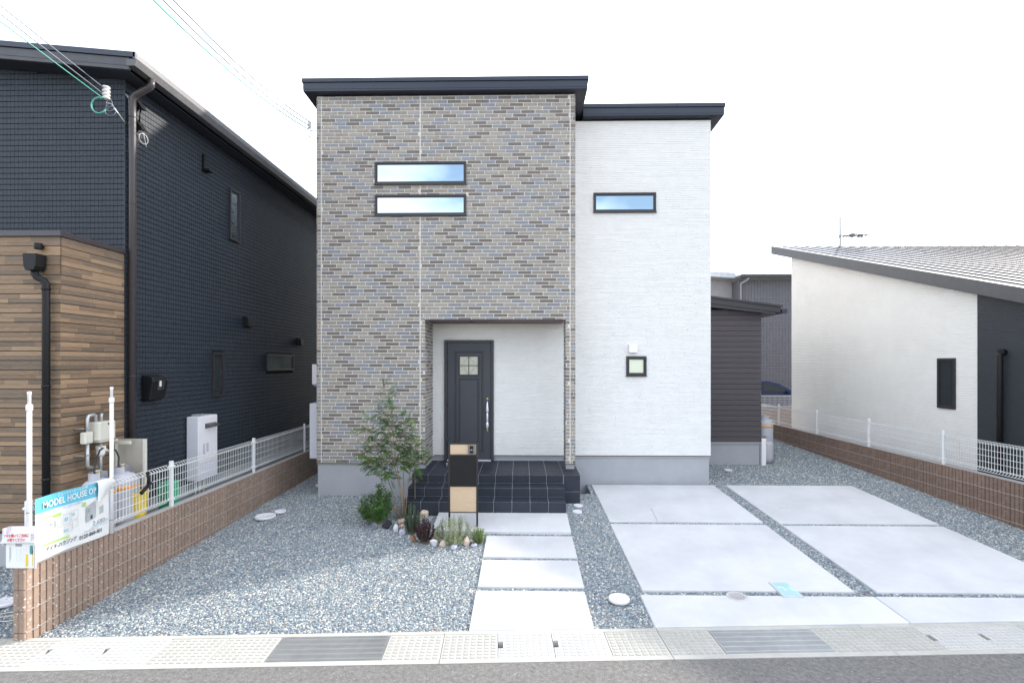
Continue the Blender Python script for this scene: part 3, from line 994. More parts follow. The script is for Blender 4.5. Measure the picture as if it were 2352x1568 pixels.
mb = MB(); ring(mb, -1.288, -.732, .667, 2.615, .018, YB - .042, YB - .026); ring(mb, -1.262, -.758, .693, 2.589, .008, YB - .034, YB - .026)
ring(mb, -1.21, -.812, 2.135, 2.533, .026, YB - .05, YB - .026); ring(mb, -1.21, -.812, .75, 2.088, .016, YB - .040, YB - .026); ring(mb, -1.186, -.836, .774, 2.064, .008, YB - .033, YB - .026)
mb.build("door_moulding", M_door_d, leaf, bevel=.003)
mb = MB(); mb.box(-1.184, -.838, YB - .036, YB - .028, 2.161, 2.507); mb.build("door_pane", M_cream, leaf)
mb = MB(); mb.box(-1.018, -1.004, YB - .046, YB - .036, 2.161, 2.507); mb.box(-1.184, -1.018, YB - .046, YB - .036, 2.328, 2.340); mb.box(-1.004, -.838, YB - .046, YB - .036, 2.328, 2.340)
mb.split("glazing_bar", M_door_d, leaf)
mb = MB()
for sx in (-1, 1):
    for q in (0, 1):
        pts = []
        for i in range(13):
            t_ = i / 12 * math.pi
            pts.append((-1.011 + sx * (0.02 + (0.075 + 0.055 * q) * abs(math.sin(t_)) ** (1.2 if q == 0 else 2.0)), YB - .038, 2.165 + 0.338 * i / 12))
        mb.ptube(pts, .0018, 4)
mb.build("leading", M_lead, leaf)
hx = -.648
prof = [(.005, 0), (.012, .015), (.030, .09), (.026, .14), (.016, .165), (.021, .172), (.021, .32), (.016, .33), (.022, .345), (.028, .40), (.020, .48), (.010, .54), (.004, .56)]
mb = MB(); mb.lathe((hx, YB - .085, 1.085), prof, 14)
mb.build("handle", M_chrome, leaf)
mb = MB()
mb.tube((hx, YB - .085, 1.10), (hx, YB - .03, 1.10), .008, n=8); mb.tube((hx, YB - .085, 1.60), (hx, YB - .03, 1.60), .008, n=8)
mb.lathe((hx, YB - .085, 1.253), [(.018, 0), (.018, .008)], 14); mb.lathe((hx, YB - .085, 1.412), [(.018, 0), (.018, .008)], 14)
mb.split("handle_mount", M_black, leaf)
mb = MB(); mb.tube((hx, YB - .034, 1.69), (hx, YB - .026, 1.69), .019, n=16); mb.tube((hx, YB - .034, 1.075), (hx, YB - .026, 1.075), .019, n=16)
mb.split("lock_rose", M_brass, leaf)
mb = MB(); mb.box(hx - .012, hx + .012, YB - .103, YB - .100, 1.35, 1.385); mb.build("green_tag", mat("tag_green", (.15, .55, .35), .5), leaf)
mb = MB(); mb.box(X0 + .06, X1 - .052, YB - .055, YB + .01, Z0, Z0 + .024); mb.build("threshold", M_chrome, house)
mb = MB()
for zc in (.80, 1.55, 2.35): mb.tube((X0 + .060, YB - .056, zc), (X0 + .060, YB - .056, zc + .11), .008, n=8)
mb.split("hinge", M_door_d, door)

# wall fittings on the side of the bay (seen past its left edge)
mb = MB(); mb.prism([(9.50, 1.98), (9.62, 1.93), (9.78, 1.98), (9.78, 2.36), (9.50, 2.36)], 'x', -3.99, -3.722)
mb.build("meter_hood", M_pvc, house, bevel=.01)
wh = thing("water_heater", "white wall hung heater on the left side of the brick bay", "water heater", (-3.9, 9.6, .56))
mb = MB(); mb.box(-4.03, -3.722, 9.48, 9.93, .56, 1.615); mb.build("case", M_heater, wh, bevel=.012)
mb = MB(); mb.tube((-4.06, 9.6, 1.46), (-4.03, 9.6, 1.46), .03, n=12); mb.build("flue", M_galv, wh)

# rear brown wing (part of the same house)
mb = MB(); mb.box(3.60, 5.465, 11.52, 17, .56, 3.50); mb.build("wall", M_dark, house)
nb_ = 25; zb = .585; hb = (3.60 - .585) / nb_
for k in range(nb_):
    z0 = zb + k * hb
    mb = MB(); F = fr((0, 11.5, 0), (1, 0, 0), (0, -1, 0))
    mb.hexa([F(3.60, z0 + .001, -.02), F(5.48, z0 + .001, -.02), F(5.48, z0 + hb - .0015, -.02), F(3.60, z0 + hb - .0015, -.02),
             F(3.60, z0 + .004, .003), F(5.48, z0 + .004, .003), F(5.48, z0 + hb - .004, 0), F(3.60, z0 + hb - .004, 0)], 0)
    mb.build("siding_board", M_brown, house)
mb = MB(); mb.box(3.60, 5.462, 11.55, 17, -.1, .555); mb.build("foundation", M_found, house)
mb = MB(); mb.box(3.60, 5.474, 11.505, 11.55, .556, .583); mb.split("drip_edge", M_cement, house)
mb = MB()
def rz_(x): return 3.86 - .135 * (x - 4.345)
mb.hexa([(3.45, 11.28, rz_(3.45) - .15), (5.80, 11.28, rz_(5.80) - .15), (5.80, 17, rz_(5.80) - .15), (3.45, 17, rz_(3.45) - .15),
         (3.45, 11.28, rz_(3.45)), (5.80, 11.28, rz_(5.80)), (5.80, 17, rz_(5.80)), (3.45, 17, rz_(3.45))])
rf = mb.build("roof", M_frame, house, label="low brown roof over the rear wing")
mb = MB()
mb.hexa([(3.45, 11.25, rz_(3.45) - .03), (5.84, 11.25, rz_(5.84) - .03), (5.84, 11.278, rz_(5.84) - .03), (3.45, 11.278, rz_(3.45) - .03),
         (3.45, 11.25, rz_(3.45) + .012), (5.84, 11.25, rz_(5.84) + .012), (5.84, 11.278, rz_(5.84) + .012), (3.45, 11.278, rz_(3.45) + .012)])
mb.build("roof_edge_cap", M_frame, rf)
mb = MB(); mb.box(5.82, 5.94, 11.25, 17, 3.50, 3.60); mb.build("gutter", M_navy, rf, bevel=.01)
mb = MB(); mb.hexa([(3.45, 11.30, rz_(3.45) - .25), (5.70, 11.30, rz_(5.70) - .20), (5.70, 16, rz_(5.70) - .20), (3.45, 16, rz_(3.45) - .25),
         (3.45, 11.30, rz_(3.45) - .152), (5.70, 11.30, rz_(5.70) - .152), (5.70, 16, rz_(5.70) - .152), (3.45, 16, rz_(3.45) - .152)])
mb.build("fascia", M_frame, rf)
mb = MB(); mb.box(4.9, 4.915, 11.9, 11.915, rz_(4.9), rz_(4.9) + .08); mb.box(4.55, 4.565, 11.9, 11.915, rz_(4.55), rz_(4.55) + .06); mb.split("snow_stop", M_frame, rf)

# ------------------------------------------------------------------ tiled steps
st = thing("porch_steps", "black tiled porch platform with three steps at the door", "steps", (-.4, 8.6, 0))
PF, S2, S3 = 8.556, 8.234, 7.93
ZP, Z2, Z3 = .470, .325, .178
mb = MB()
mb.box(-1.862, 1.012, PF + .006, YB + .016, -.2, ZP); mb.box(-1.862, .718, S2 + .006, PF + .006, -.2, Z2); mb.box(-1.862, .712, S3 + .006, S2 + .006, -.2, Z3)
mb.build("step_core", M_grout, st)
cols = [-1.865, -1.59, -1.30, -1.01, -.72, -.43, -.14, .15, .44, .73, 1.015]
gp = .0042
mshc = {}


def tile(x0, x1, y0, y1, z0, z1):
    dx, dy, dz = round(x1 - x0, 4), round(y1 - y0, 4), round(z1 - z0, 4)
    if (dx, dy, dz) not in mshc:
        m_ = MB(); m_.box(-dx / 2, dx / 2, -dy / 2, dy / 2, -dz / 2, dz / 2); mshc[(dx, dy, dz)] = m_.mesh("tile", [M_tile])
    inst("tile", mshc[(dx, dy, dz)], ((x0 + x1) / 2, (y0 + y1) / 2, (z0 + z1) / 2), st)


rows = [PF, 8.86, 9.17, 9.48, YB + .012]
for i in range(10):
    a, b = cols[i] + gp, cols[i + 1] - gp
    for j in range(4): 
        if rows[j + 1] > 9.0 and i == 9: pass
        tile(a, b, rows[j] + (gp if j else 0), rows[j + 1] - gp, ZP, ZP + .006)
    if i < 9:
        bb = min(b, .722)
        tile(a, bb, PF - .004, PF + .006, Z2 + .010, ZP - .005)
        tile(a, bb, S2, PF - .005, Z2, Z2 + .006); tile(a, bb, S2 - .004, S2 + .006, Z3 + .010, Z2 - .005)
        tile(a, min(b, .716), S3, S2 - .005, Z3, Z3 + .006); tile(a, min(b, .716), S3 - .004, S3 + .006, -.12, Z3 - .005)
    else:
        tile(a, b, PF - .004, PF + .006, .193, ZP - .005); tile(a, b, PF - .004, PF + .006, -.12, .184)
mb = MB(); mb.lathe((-1.36, 9.2, ZP + .006), [(.012, 0), (.010, .05), (.013, .055), (.013, .065), (.006, .066)], 12)
tag(mb.build("door_stop", M_chrome), "small chrome door stop standing on the porch tiles", "door stop")

# ================================================================== BLOCK WALLS + MESH FENCES
def block_mesh(m, ends=False):
    """one ribbed block: 400 long in Y, ribs on +X side, origin at bottom centre of ribbed face"""
    mb = MB(); L, H_, T = .3995, .191, .118
    pts = [(-T, -L / 2), (-T, L / 2)]
    n = 6; p = L / n
    prof = []
    for k in range(n):
        y0 = L / 2 - k * p
        prof += [(0, y0 - .003), (0, y0 - p + .013), (-.016, y0 - p + .010), (-.016, y0 - p + .0005)]
    poly = [(-T, L / 2)] + [(-T, -L / 2)] + [(x, y) for x, y in reversed(prof)] 
    mb.prism(poly, 'z', 0.004, H_ + .004)
    me = mb.mesh("block", [m])
    return me


def block_wall(name, label, xf, y0, y1, ztop, courses, m, flip):
    s = -1 if flip else 1
    root = thing(name, label, "wall", (xf - s * .06, (y0 + y1) / 2, -.2))
    me = block_mesh(m)
    n = int(round((y1 - y0) / .4))
    for c in range(courses):
        z = ztop - (c + 1) * .2
        for k in range(n):
            inst("block", me, (xf, y0 + .2 + k * .4, z), root, rz=math.pi if flip else 0)
    mb = MB(); mb.box(xf - s * .022, xf - s * .106, y0 + .012, y0 + n * .4 - .012, ztop - courses * .2, ztop - .006)
    mb.build("mortar_core", M_cement, root)
    for c in range(1, courses):
        MB().box(xf - s * .005, xf - s * .0215, y0 + .012, y0 + n * .4 - .012, ztop - c * .2 - .0045, ztop - c * .2 + .0035).build("mortar_joint", M_cement, root)
    if not flip:
        mb = MB()
        for c in range(courses):
            z = ztop - (c + 1) * .2
            mb.prism([(xf - .004, y0 + .012), (xf - .05, y0 + .012), (xf - .114, y0 + .012), (xf - .114, y0 + .002), (xf - .108, y0 - .008), (xf - .072, y0 - .008), (xf - .066, y0), (xf - .056, y0), (xf - .050, y0 - .008), (xf - .010, y0 - .008), (xf - .004, y0 + .002)], 'z', z + .004, z + .196)
        mb.build("end_ribs", m, root)
    mb = MB(); mb.box(xf - s * .016, xf - s * .112, y0 + .02, y0 + n * .4 - .02, ztop - .0055, ztop + .006)
    mb.build("mortar_cap", M_cement, root)
    return root


block_wall("block_wall", "low ribbed brown block wall left of the gravel garden", -4.60, 4.574, 15.0, .468, 4, M_block, False)
block_wall("block_wall", "low ribbed brown block wall right of the driveway", 7.25, 5.15, 19.6, .633, 4, M_blockr, True)
bw3 = thing("block_wall", "plain block wall across the back, under the far white fence", "wall", (9, 19.9, -.2))
bm_ = MB(); bm_.box(-.195, .195, -.05, .05, .004, .196); bme = bm_.mesh("block", [M_blockr])
for c in range(4):
    for k in range(24): inst("block", bme, (5.6 + k * .4, 19.9, .6 - (c + 1) * .2), bw3)
MB().box(5.41, 14.99, 19.86, 19.94, -.2, .605).build("mortar_core", M_cement, bw3)


def mesh_fence(name, label, P0, P1, posts, z0, z1, side):
    """welded mesh panels between posts; P0->P1 is the line, posts are distances along it"""
    P0, P1 = Vector((*P0, 0)), Vector((*P1, 0)); d = (P1 - P0).normalized(); nrm = Vector((d.y, -d.x, 0)) * side
    root = thing(name, label, "fence", tuple((P0 + P1) / 2 + Vector((0, 0, z0))))
    for s in posts:
        p = P0 + d * s
        mb = MB(); mb.box(p.x - .021, p.x + .021, p.y - .021, p.y + .021, z0 - .05, z1 + .02)
        po = mb.build("post", M_fence, root, bevel=.006)
        mb = MB(); 
        for z in (z0 + .08, z1 - .05): mb.box(p.x - .03, p.x + .03, p.y - .03, p.y + .03, z - .012, z + .012)
        mb.split("clamp", M_fence, po, bevel=.004)
    for s0, s1 in zip(posts[:-1], posts[1:]):
        mb = MB(); n = int((s1 - s0) / .05)
        r = .0036
        for k in range(n):
            p = P0 + d * (s0 + .025 + (s1 - s0 - .05) * (k + .5) / n)
            zb, zt = z0 + .035, z1 - .035
            a = [p + nrm * .0 + Vector((0, 0, zb + .035)), p + nrm * .045 + Vector((0, 0, zb)), p + nrm * .012 + Vector((0, 0, zb + .03)),
                 p + nrm * .012 + Vector((0, 0, zt - .03)), p + nrm * .045 + Vector((0, 0, zt)), p + Vector((0, 0, zt - .035))]
            mb.ptube(a, r, 4, cap=False)
        hh = z1 - z0
        for z, off in [(z0 + .035, .045), (z0 + .072, 0), (z0 + .085, .012)] + [(z0 + .085 + (hh - .17) * q / 4, .012) for q in (1, 2, 3)] + [(z1 - .085, .012), (z1 - .035, .045), (z1 - .072, 0)]:
            a = P0 + d * (s0 + .02) + nrm * off; b = P0 + d * (s1 - .02) + nrm * off
            mb.tube((a.x, a.y, z), (b.x, b.y, z), .0042, n=4, cap=False)
        mb.build("mesh_panel", M_fence, root, kind='stuff')
    return root


mesh_fence("mesh_fence", "white wire mesh fence on the left block wall", (-4.66, 4.60), (-4.66, 15), [.06, 2.0, 4.06, 6.12, 8.18, 10.2], .490, 1.055, -1)
mesh_fence("mesh_fence", "white wire mesh fence on the right block wall", (7.31, 5.15), (7.31, 19.7), [.02, 1.80, 3.63, 5.49, 7.35, 9.16, 11.0, 12.8, 14.45], .655, 1.20, -1)
mesh_fence("mesh_fence", "white wire mesh fence across the far end before the parked car", (5.45, 19.9), (15, 19.9), [.05, 2.0, 4.0, 6.0, 8.0, 9.5], .62, 1.16, 1)

# poles, banner, flyer holder --------------------------------------------------------------
for (px, py, pz0, lab) in ((-4.592, 4.60, .47, "white telescopic flag pole behind the flyer holder"), (-4.590, 5.54, .47, "white telescopic flag pole at the right end of the banner")):
    t = thing("flag_pole", lab, "pole", (px, py, pz0), group="flag poles tied to the left fence")
    MB().tube((px, py, pz0), (px, py, 1.96), .019, n=14).build("lower_tube", M_pvc, t)
    MB().lathe((px, py, 1.93), [(.021, 0), (.026, .01), (.026, .05), (.021, .06)], 14).build("collar", M_pvc, t)
    MB().lathe((px, py, 1.96), [(.014, 0), (.014, .12), (.017, .125), (.017, .145), (.013, .15)], 12).build("upper_tube", M_pvc, t)
    for z in (.62, .98):
        mb = MB(); mb.lathe((px, py, z), [(.021, 0), (.021, .004)], 12); mb.tube((px, py + .02, z + .002), (px - .05, py + .06, z + .01), .0015, n=4)
        mb.tube((px, py - .02, z), (px - .03, py - .05, z - .012), .0013, n=4)
        mb.build("cable_tie", M_black, t)

t = thing("banner", "white and blue house sale banner tied to the left fence", "banner", (-4.575, 5.06, .49))
BX = -4.575
mb = MB(); nu = 24; nv = 8
def bpt(u, v):
    return (BX + .006 * math.sin(u * 9) * math.sin(v * 3 + 1) - .03 * max(0, u - .85), 4.64 + .845 * u, .493 + .008 * math.sin(u * 5) + .600 * v)
for i in range(nu):
    for j in range(nv):
        mb.poly([bpt(i / nu, j / nv), bpt((i + 1) / nu, j / nv), bpt((i + 1) / nu, (j + 1) / nv), bpt(i / nu, (j + 1) / nv)], 1 if j >= nv - 2 and i < nu - 2 else 0)
mb.build("sheet", [M_banner, M_bblue], t)
rt, up = (0, 1, 0), (0, 0, 1)
bx = BX + .008
text("lettering", "MODEL HOUSE OP", .088, M_banner, (bx, 4.705, .985), rt, up, t, width=.60, bold=.0016)
text("lettering", "ジョータウンかつら台Ⅱ期", .034, M_banner, (bx, 4.86, 1.062), rt, up, t, width=.34)
text("lettering", "毎週土日オープン 見学会開催中", .026, M_txtl, (bx, 4.74, .925), rt, up, t, width=.40)
text("lettering", "2,680", .072, M_txtgr, (bx, 5.265, .640), rt, up, t, width=.155)
text("lettering", "万円", .03, M_txtgr, (bx, 5.428, .643), rt, up, t, width=.03)
text("lettering", "0120-860-801", .058, M_txtd, (bx, 5.105, .545), rt, up, t, width=.275, bold=.0008)
text("lettering", "アイチ-ハウジング", .050, M_txtd, (bx, 4.735, .562), rt, up, t, width=.335, bold=.0008)
text("lettering", "お問い合わせはこちら", .018, M_txtgr, (bx, 5.16, .600), rt, up, t, width=.17)
mb = MB()
def rct(y0, y1, z0, z1, mi, dx=0): mb.poly([(bx + dx, y0, z0), (bx + dx, y1, z0), (bx + dx, y1, z1), (bx + dx, y0, z1)], mi)
rct(4.70, 4.80, .880, .893, 0); rct(4.815, 4.90, .865, .895, 0); rct(4.71, 4.99, .620, .640, 0)
rct(5.24, 5.455, .622, .629, 1)
for (a, b, c, d) in ((4.70, 4.79, .78, .865), (4.79, 4.83, .77, .83), (4.83, 4.90, .75, .85), (4.70, 4.76, .70, .77), (4.77, 4.86, .68, .74), (4.92, 5.00, .76, .86), (5.01, 5.09, .78, .87), (4.93, 5.03, .68, .74), (5.02, 5.09, .70, .77)):
    w_ = .0022
    rct(a, b, c, c + w_, 2, .001); rct(a, b, d - w_, d, 2, .001); rct(a, a + w_, c, d, 2, .001); rct(b - w_, b, c, d, 2, .001)
for (a, b, c, d, q) in ((4.84, 4.855, .77, .83, 3), (4.945, 4.975, .79, .83, 1), (5.03, 5.05, .82, .85, 1), (4.71, 4.74, .71, .74, 3), (4.94, 4.98, .69, .71, 1), (4.86, 4.895, .76, .80, 3), (4.79, 4.82, .80, .815, 1)):
    rct(a, b, c, d, q, .0005)
mb.poly([(bx + .001, 5.185, .70), (bx + .001, 5.29, .72), (bx + .001, 5.29, .905), (bx + .001, 5.185, .86)], 4)
mb.poly([(bx + .0012, 5.345, .74), (bx + .0012, 5.40, .75), (bx + .0012, 5.40, .83), (bx + .0012, 5.345, .82)], 4)
mb.poly([(bx + .0012, 5.30, .725), (bx + .0012, 5.345, .735), (bx + .0012, 5.345, .905), (bx + .0012, 5.325, .925), (bx + .0012, 5.30, .90)], 5)
mb.poly([(bx + .0018, 5.235, .72), (bx + .0018, 5.262, .724), (bx + .0018, 5.262, .765), (bx + .0018, 5.235, .76)], 6)
for q in (0, 1): mb.poly([(bx + .0018, 5.20, .825 - .022 * q), (bx + .0018, 5.225, .832 - .022 * q), (bx + .0018, 5.225, .838 - .022 * q), (bx + .0018, 5.20, .831 - .022 * q)], 6)
mb.poly([(bx + .002, 5.165 + .022 * math.cos(a), .90 + .022 * math.sin(a)) for a in [2 * math.pi * i / 14 for i in range(14)]], 0)
mb.build("printed_artwork", [M_txtg, M_mblue2, M_txtgr, M_txtp, mat("print_house_grey", (.42, .44, .45), .6), mat("print_house_pale", (.66, .67, .66), .6), M_txtd], t)
mb = MB()       # folded loose flap at the top right corner
fl = [[(.030, 5.30, 1.118), (.05, 5.37, 1.125), (.045, 5.44, 1.118), (.03, 5.52, 1.085)],
      [(.034, 5.31, 1.05), (.062, 5.36, 1.04), (.055, 5.43, 1.045), (.045, 5.53, 1.05)],
      [(.020, 5.315, .95), (.040, 5.35, .93), (.030, 5.42, .98), (.02, 5.49, 1.01)],
      [(.010, 5.325, .86), (.016, 5.345, .85), (.012, 5.40, .90), (.010, 5.47, .96)]]
fv = [[(BX + p[0], p[1], p[2]) for p in r] for r in fl]
for i in range(3):
    for j in range(3): mb.poly([fv[i][j], fv[i + 1][j], fv[i + 1][j + 1], fv[i][j + 1]])
for j in range(3): mb.poly([fv[0][j], fv[0][j + 1], (BX - .02, fv[0][j + 1][1], 1.10), (BX - .02, fv[0][j][1], 1.10)])
fo = mb.build("loose_flap", M_banner, t)
sd_ = fo.modifiers.new("soft", 'SUBSURF'); sd_.levels = 2; sd_.render_levels = 2
wm = bmesh.new(); wm.from_mesh(fo.data); bmesh.ops.remove_doubles(wm, verts=wm.verts, dist=.0005); wm.to_mesh(fo.data); wm.free()
for p in fo.data.polygons: p.use_smooth = True

t = thing("flyer_holder", "clear plastic flyer holder with red printed lid on fence end", "flyer holder", (-4.61, 4.545, .49))
FX0, FX1, FY = -4.760, -4.455, 4.535
mb = MB(); mb.box(FX0 + .012, FX1 - .012, FY, FY + .006, .487, .80); mb.box(FX0, FX0 + .010, FY - .02, FY + .05, .70, .858); mb.box(FX1 - .010, FX1, FY - .02, FY + .05, .70, .858)
mb.build("case", M_acry, t)
mb = MB(); mb.hexa([(FX0 - .006, FY - .030, .72), (FX1 + .006, FY - .030, .73), (FX1, FY + .05, .850), (FX0, FY + .05, .845),
                    (FX0 - .006, FY - .036, .726), (FX1 + .006, FY - .036, .736), (FX1, FY + .05, .862), (FX0, FY + .05, .857)])
mb.build("lid", M_acry, t)
mb = MB(); mb.poly([(FX0 + .02, FY - .0385, .735), (FX1 - .02, FY - .0385, .745), (FX1 - .02, FY - .0385, .822), (FX0 + .02, FY - .0385, .812)])
mb.build("notice_label", M_banner, t)
text("lettering", "フタを開いてご自由に", .032, M_txtr, (FX0 + .03, FY - .040, .785), (1, 0, .03), (0, 0, 1), t, width=.235, bold=.0006)
text("lettering", "お取りください", .032, M_txtr, (FX0 + .065, FY - .040, .748), (1, 0, .03), (0, 0, 1), t, width=.165, bold=.0006)
mb = MB(); mb.box(FX0 + .022, FX1 - .022, FY - .006, FY - .002, .492, .735); mb.build("flyer", M_banner, t)
mb = MB()
def fr2(x0, x1, z0, z1, mi): mb.poly([(FX0 + x0, FY - .0075, z0), (FX0 + x1, FY - .0075, z0), (FX0 + x1, FY - .0075, z1), (FX0 + x0, FY - .0075, z1)], mi)
fr2(.205, .228, .505, .62, 0); fr2(.268, .276, .51, .66, 0); fr2(.11, .17, .69, .715, 1); fr2(.245, .275, .62, .70, 2)
for (a, b, c, d) in ((.12, .16, .62, .66), (.16, .19, .61, .67), (.12, .15, .56, .60), (.16, .19, .55, .59), (.21, .24, .64, .67)):
    fr2(a, b, c, c + .0015, 3); fr2(a, b, d, d + .0015, 3); fr2(a, a + .0015, c, d, 3); fr2(b, b + .0015, c, d, 3)
fr2(.055, .0585, .55, .69, 4); fr2(.065, .0685, .57, .68, 4)
mb.build("printed_artwork", [M_yellow, M_txtgr, mat("print_teal", (.08, .28, .28), .6), M_txtl, M_txtgr], t)

# ================================================================== LEFT NEIGHBOUR
NX, NY = -5.25, 6.555          # side wall plane, front wall plane
nh = thing("house", "dark tiled neighbour house with wooden entrance box", "house", (-7, 8, 0))
SE = -4.925; SY = 6.30
def zs(x): return 6.317 + .095 * (SE - x)
mb = MB()
mb.prism([(-9.5, .45), (NX - .012, .45), (NX - .012, zs(NX) - .21), (-9.5, zs(-9.5) - .21)], 'y', NY + .012, 16.5)
mb.build("wall", M_dark, nh)
TL, TH = .0515, .0735
tl = []
Ff = fr((0, NY, 0), (1, 0, 0), (0, -1, 0)); Fs = fr((NX, 0, 0), (0, 1, 0), (1, 0, 0))
z = 3.80
while z < 6.4:
    x = NX - TL
    while x > -7.4:
        zt = min(z + TH, zs(x) - .215)
        if zt - z > .02: tl.append(('f', x, z, zt))
        x -= TL
    z += TH
LWIN = [(8.92, 9.24, 4.61, 5.54), (8.42, 8.73, 1.80, 2.56), (10.23, 11.45, 2.22, 2.576)]
z = .47
while z < 6.12:
    y = NY
    zt = min(z + TH, 6.125)
    while y < 13.6:
        if zt - z > .02:
            for p0, p1 in cut(y, y + TL, z + .003, zt - .003, LWIN):
                if p1 - p0 > .01: tl.append(('s', p0, z, zt, p1))
        y += TL
    z += TH
fronts = [q for q in tl if q[0] == 'f' and abs(q[3] - q[2] - TH) < 1e-6]
fronts.sort(key=lambda q: (-q[1] + abs(q[2] - 4.3) * .3))
solo = set(id(q) for q in fronts[:300])
m_ = MB(); piece(m_, fr((0, 0, 0), (1, 0, 0), (0, -1, 0)), .0009, TL - .0009, .0045, TH - .003, 0, .001, 0, back=-.012)
tme = m_.mesh("siding_tile", [M_dtile])
rest = MB()
for q in tl:
    if id(q) in solo:
        inst("siding_tile", tme, (q[1], NY, q[2]), nh)
    elif q[0] == 'f':
        piece(rest, Ff, q[1] + .0009, q[1] + TL - .0009, q[2] + .0045, q[3] - .003, 0, .001, 0, back=-.012)
    else:
        piece(rest, Fs, q[1] + .0007, q[4] - .0007, q[2] + .0045, q[3] - .003, rn.uniform(0, .001), .001, 0, back=-.012)
rest.build("tile_siding", M_dtile, nh, kind='stuff')
mb = MB(); mb.box(-9.5, NX - .02, NY + .02, 16.5, -.3, .448); mb.build("foundation", M_found, nh)
# roof
mb = MB()
def nslab(xa, xb, ya, yb, a, b):
    mb.hexa([(xa, ya, zs(xa) - b), (xb, ya, zs(xb) - b), (xb, yb, zs(xb) - b), (xa, yb, zs(xa) - b), (xa, ya, zs(xa) - a), (xb, ya, zs(xb) - a), (xb, yb, zs(xb) - a), (xa, yb, zs(xa) - a)])
nslab(-9.9, SE, SY, 16.9, 0, .06)
nroof = mb.build("roof", M_navy, nh)
mb = MB(); nslab(-9.9, SE + .03, SY - .03, SY - .001, -.012, .055); mb.build("roof_edge_cap", M_navy, nroof)
mb = MB(); nslab(-9.9, SE - .06, SY - .012, SY + .02, .062, .21); nslab(-9.9, SE - .06, SY - .016, SY - .013, .16, .163); mb.build("fascia", mat("fascia_grey", (.062, .062, .072), .5), nroof)
mb = MB(); nslab(-9.9, SE - .10, SY + .02, 16.9, .20, .212); mb.build("soffit", M_soffit, nroof)
mb = MB()
mb.prism([(SE - .09, zs(SE) - .075), (SE - .09, zs(SE) - .16), (SE + .02, zs(SE) - .16), (SE + .045, zs(SE) - .075)], 'y', SY - .02, 16.9)
mb.build("gutter", mat("gutter_grey", (.10, .10, .105), .4), nroof)
mb = MB(); mb.box(SE + .002, SE + .028, SY - .03, 16.9, zs(SE) - .07, zs(SE) + .012); mb.build("eave_trim", mat("eave_grey", (.13, .13, .14), .4), nroof)
mb = MB()
for k in range(18): mb.box(SE - .09, SE - .08, 6.4 + k * .6, 6.42 + k * .6, zs(SE), zs(SE) + .05)
mb.split("snow_guard", M_navy, nroof)
# downpipe at the corner
mb = MB()
mb.ptube([(-4.93, 6.60, 6.16), (-4.93, 6.60, 6.08), (-4.96, 6.60, 6.05), (-5.14, 6.60, 5.96), (-5.185, 6.60, 5.91), (-5.185, 6.60, 5.7), (-5.185, 6.60, .1)], .042, 14)
dp = mb.build("downpipe", M_pipe, nh)
mb = MB()
for z in (5.65, 4.5, 3.35, 2.2, 1.05): mb.lathe((-5.185, 6.60, z), [(.046, 0), (.046, .012)], 14)
mb.split("pipe_clip", M_pipe, dp)
# side windows and vents
M_midglass = mat('side_glass_painted_reflection', (.085, .105, .100), .15, var=.3, nscale=1.5, spec=.6)  # paler grey-green base colour paints a reflection into the wide side pane
for a0, a1, z0, z1 in LWIN:
    window(nh, Fs, a0, a1, z0, z1, M_glass if z1 > 5 else (M_midglass if a0 > 10 else M_dglass), d=.03, fw=.032)
mb = MB()
for k in range(26): mb.box(NX - .003, NX - .001, 8.98, 9.18, 4.68 + k * .031, 4.692 + k * .031)
mb.split("window_blind", mat("blind", (.45, .47, .55), .5), nh)
def hood(y, z, s=.11): 
    mb = MB(); mb.prism([(NX, z + s), (NX + .10, z + s - .02), (NX + .12, z - s), (NX, z - s)], 'y', y - s, y + s); mb.build("vent_hood", M_black, nh, bevel=.008)
hood(9.46, 3.17, .10); hood(11.72, 2.88, .085)
mb = MB(); mb.box(NX, NX + .035, 8.15, 8.19, 5.57, 5.82); mb.box(NX, NX + .12, 8.15, 8.28, 5.55, 5.58); mb.build("wall_bracket", M_black, nh)
mb = MB(); mb.prism([(NX, 5.98), (NX + .02, 5.98), (NX + .12, 5.83), (NX, 5.86)], 'y', 6.70, 6.80); mb.prism([(NX, 5.70), (NX + .02, 5.70), (NX + .12, 5.55), (NX, 5.58)], 'y', 6.70, 6.80)
mb.tube((NX + .06, 6.75, 5.84), (NX + .04, 6.75, 5.66), .010, n=8)
mb.split("cable_entry_hood", M_black, nh)
mb = MB(); lp = [(NX + .06 + .012 * math.sin(a), 6.80 + .07 * math.sin(a), 5.46 + .07 * math.cos(a)) for a in [2 * math.pi * i / 20 * 2 for i in range(21)]]
mb.ptube([(NX + .06, 6.76, 5.56)] + lp + [(NX + .07, 6.84, 5.36)], .005, 6); mb.build("cable_loop", M_porc, nh)
# electric meter box
em = thing("meter_box", "black electric meter box on the dark tiled side wall", "meter box", (NX + .09, 6.97, 1.84))
mb = MB(); mb.prism([(NX + .01, 2.215), (NX + .155, 2.185), (NX + .175, 2.12), (NX + .12, 1.87), (NX + .01, 1.84)], 'y', 6.83, 7.13); mb.build("case", M_black, em, bevel=.012)
mb = MB(); mb.hexa([(NX + .150, 6.93, 2.00), (NX + .150, 7.06, 2.00), (NX + .165, 7.06, 2.14), (NX + .165, 6.93, 2.14), (NX + .160, 6.93, 2.00), (NX + .160, 7.06, 2.00), (NX + .178, 7.06, 2.14), (NX + .178, 6.93, 2.14)])
mb.build("window_pane", M_dglass, em)
mb = MB(); mb.box(NX + .172, NX + .178, 6.95, 6.985, 2.05, 2.13); mb.build("dial", M_porc, em)
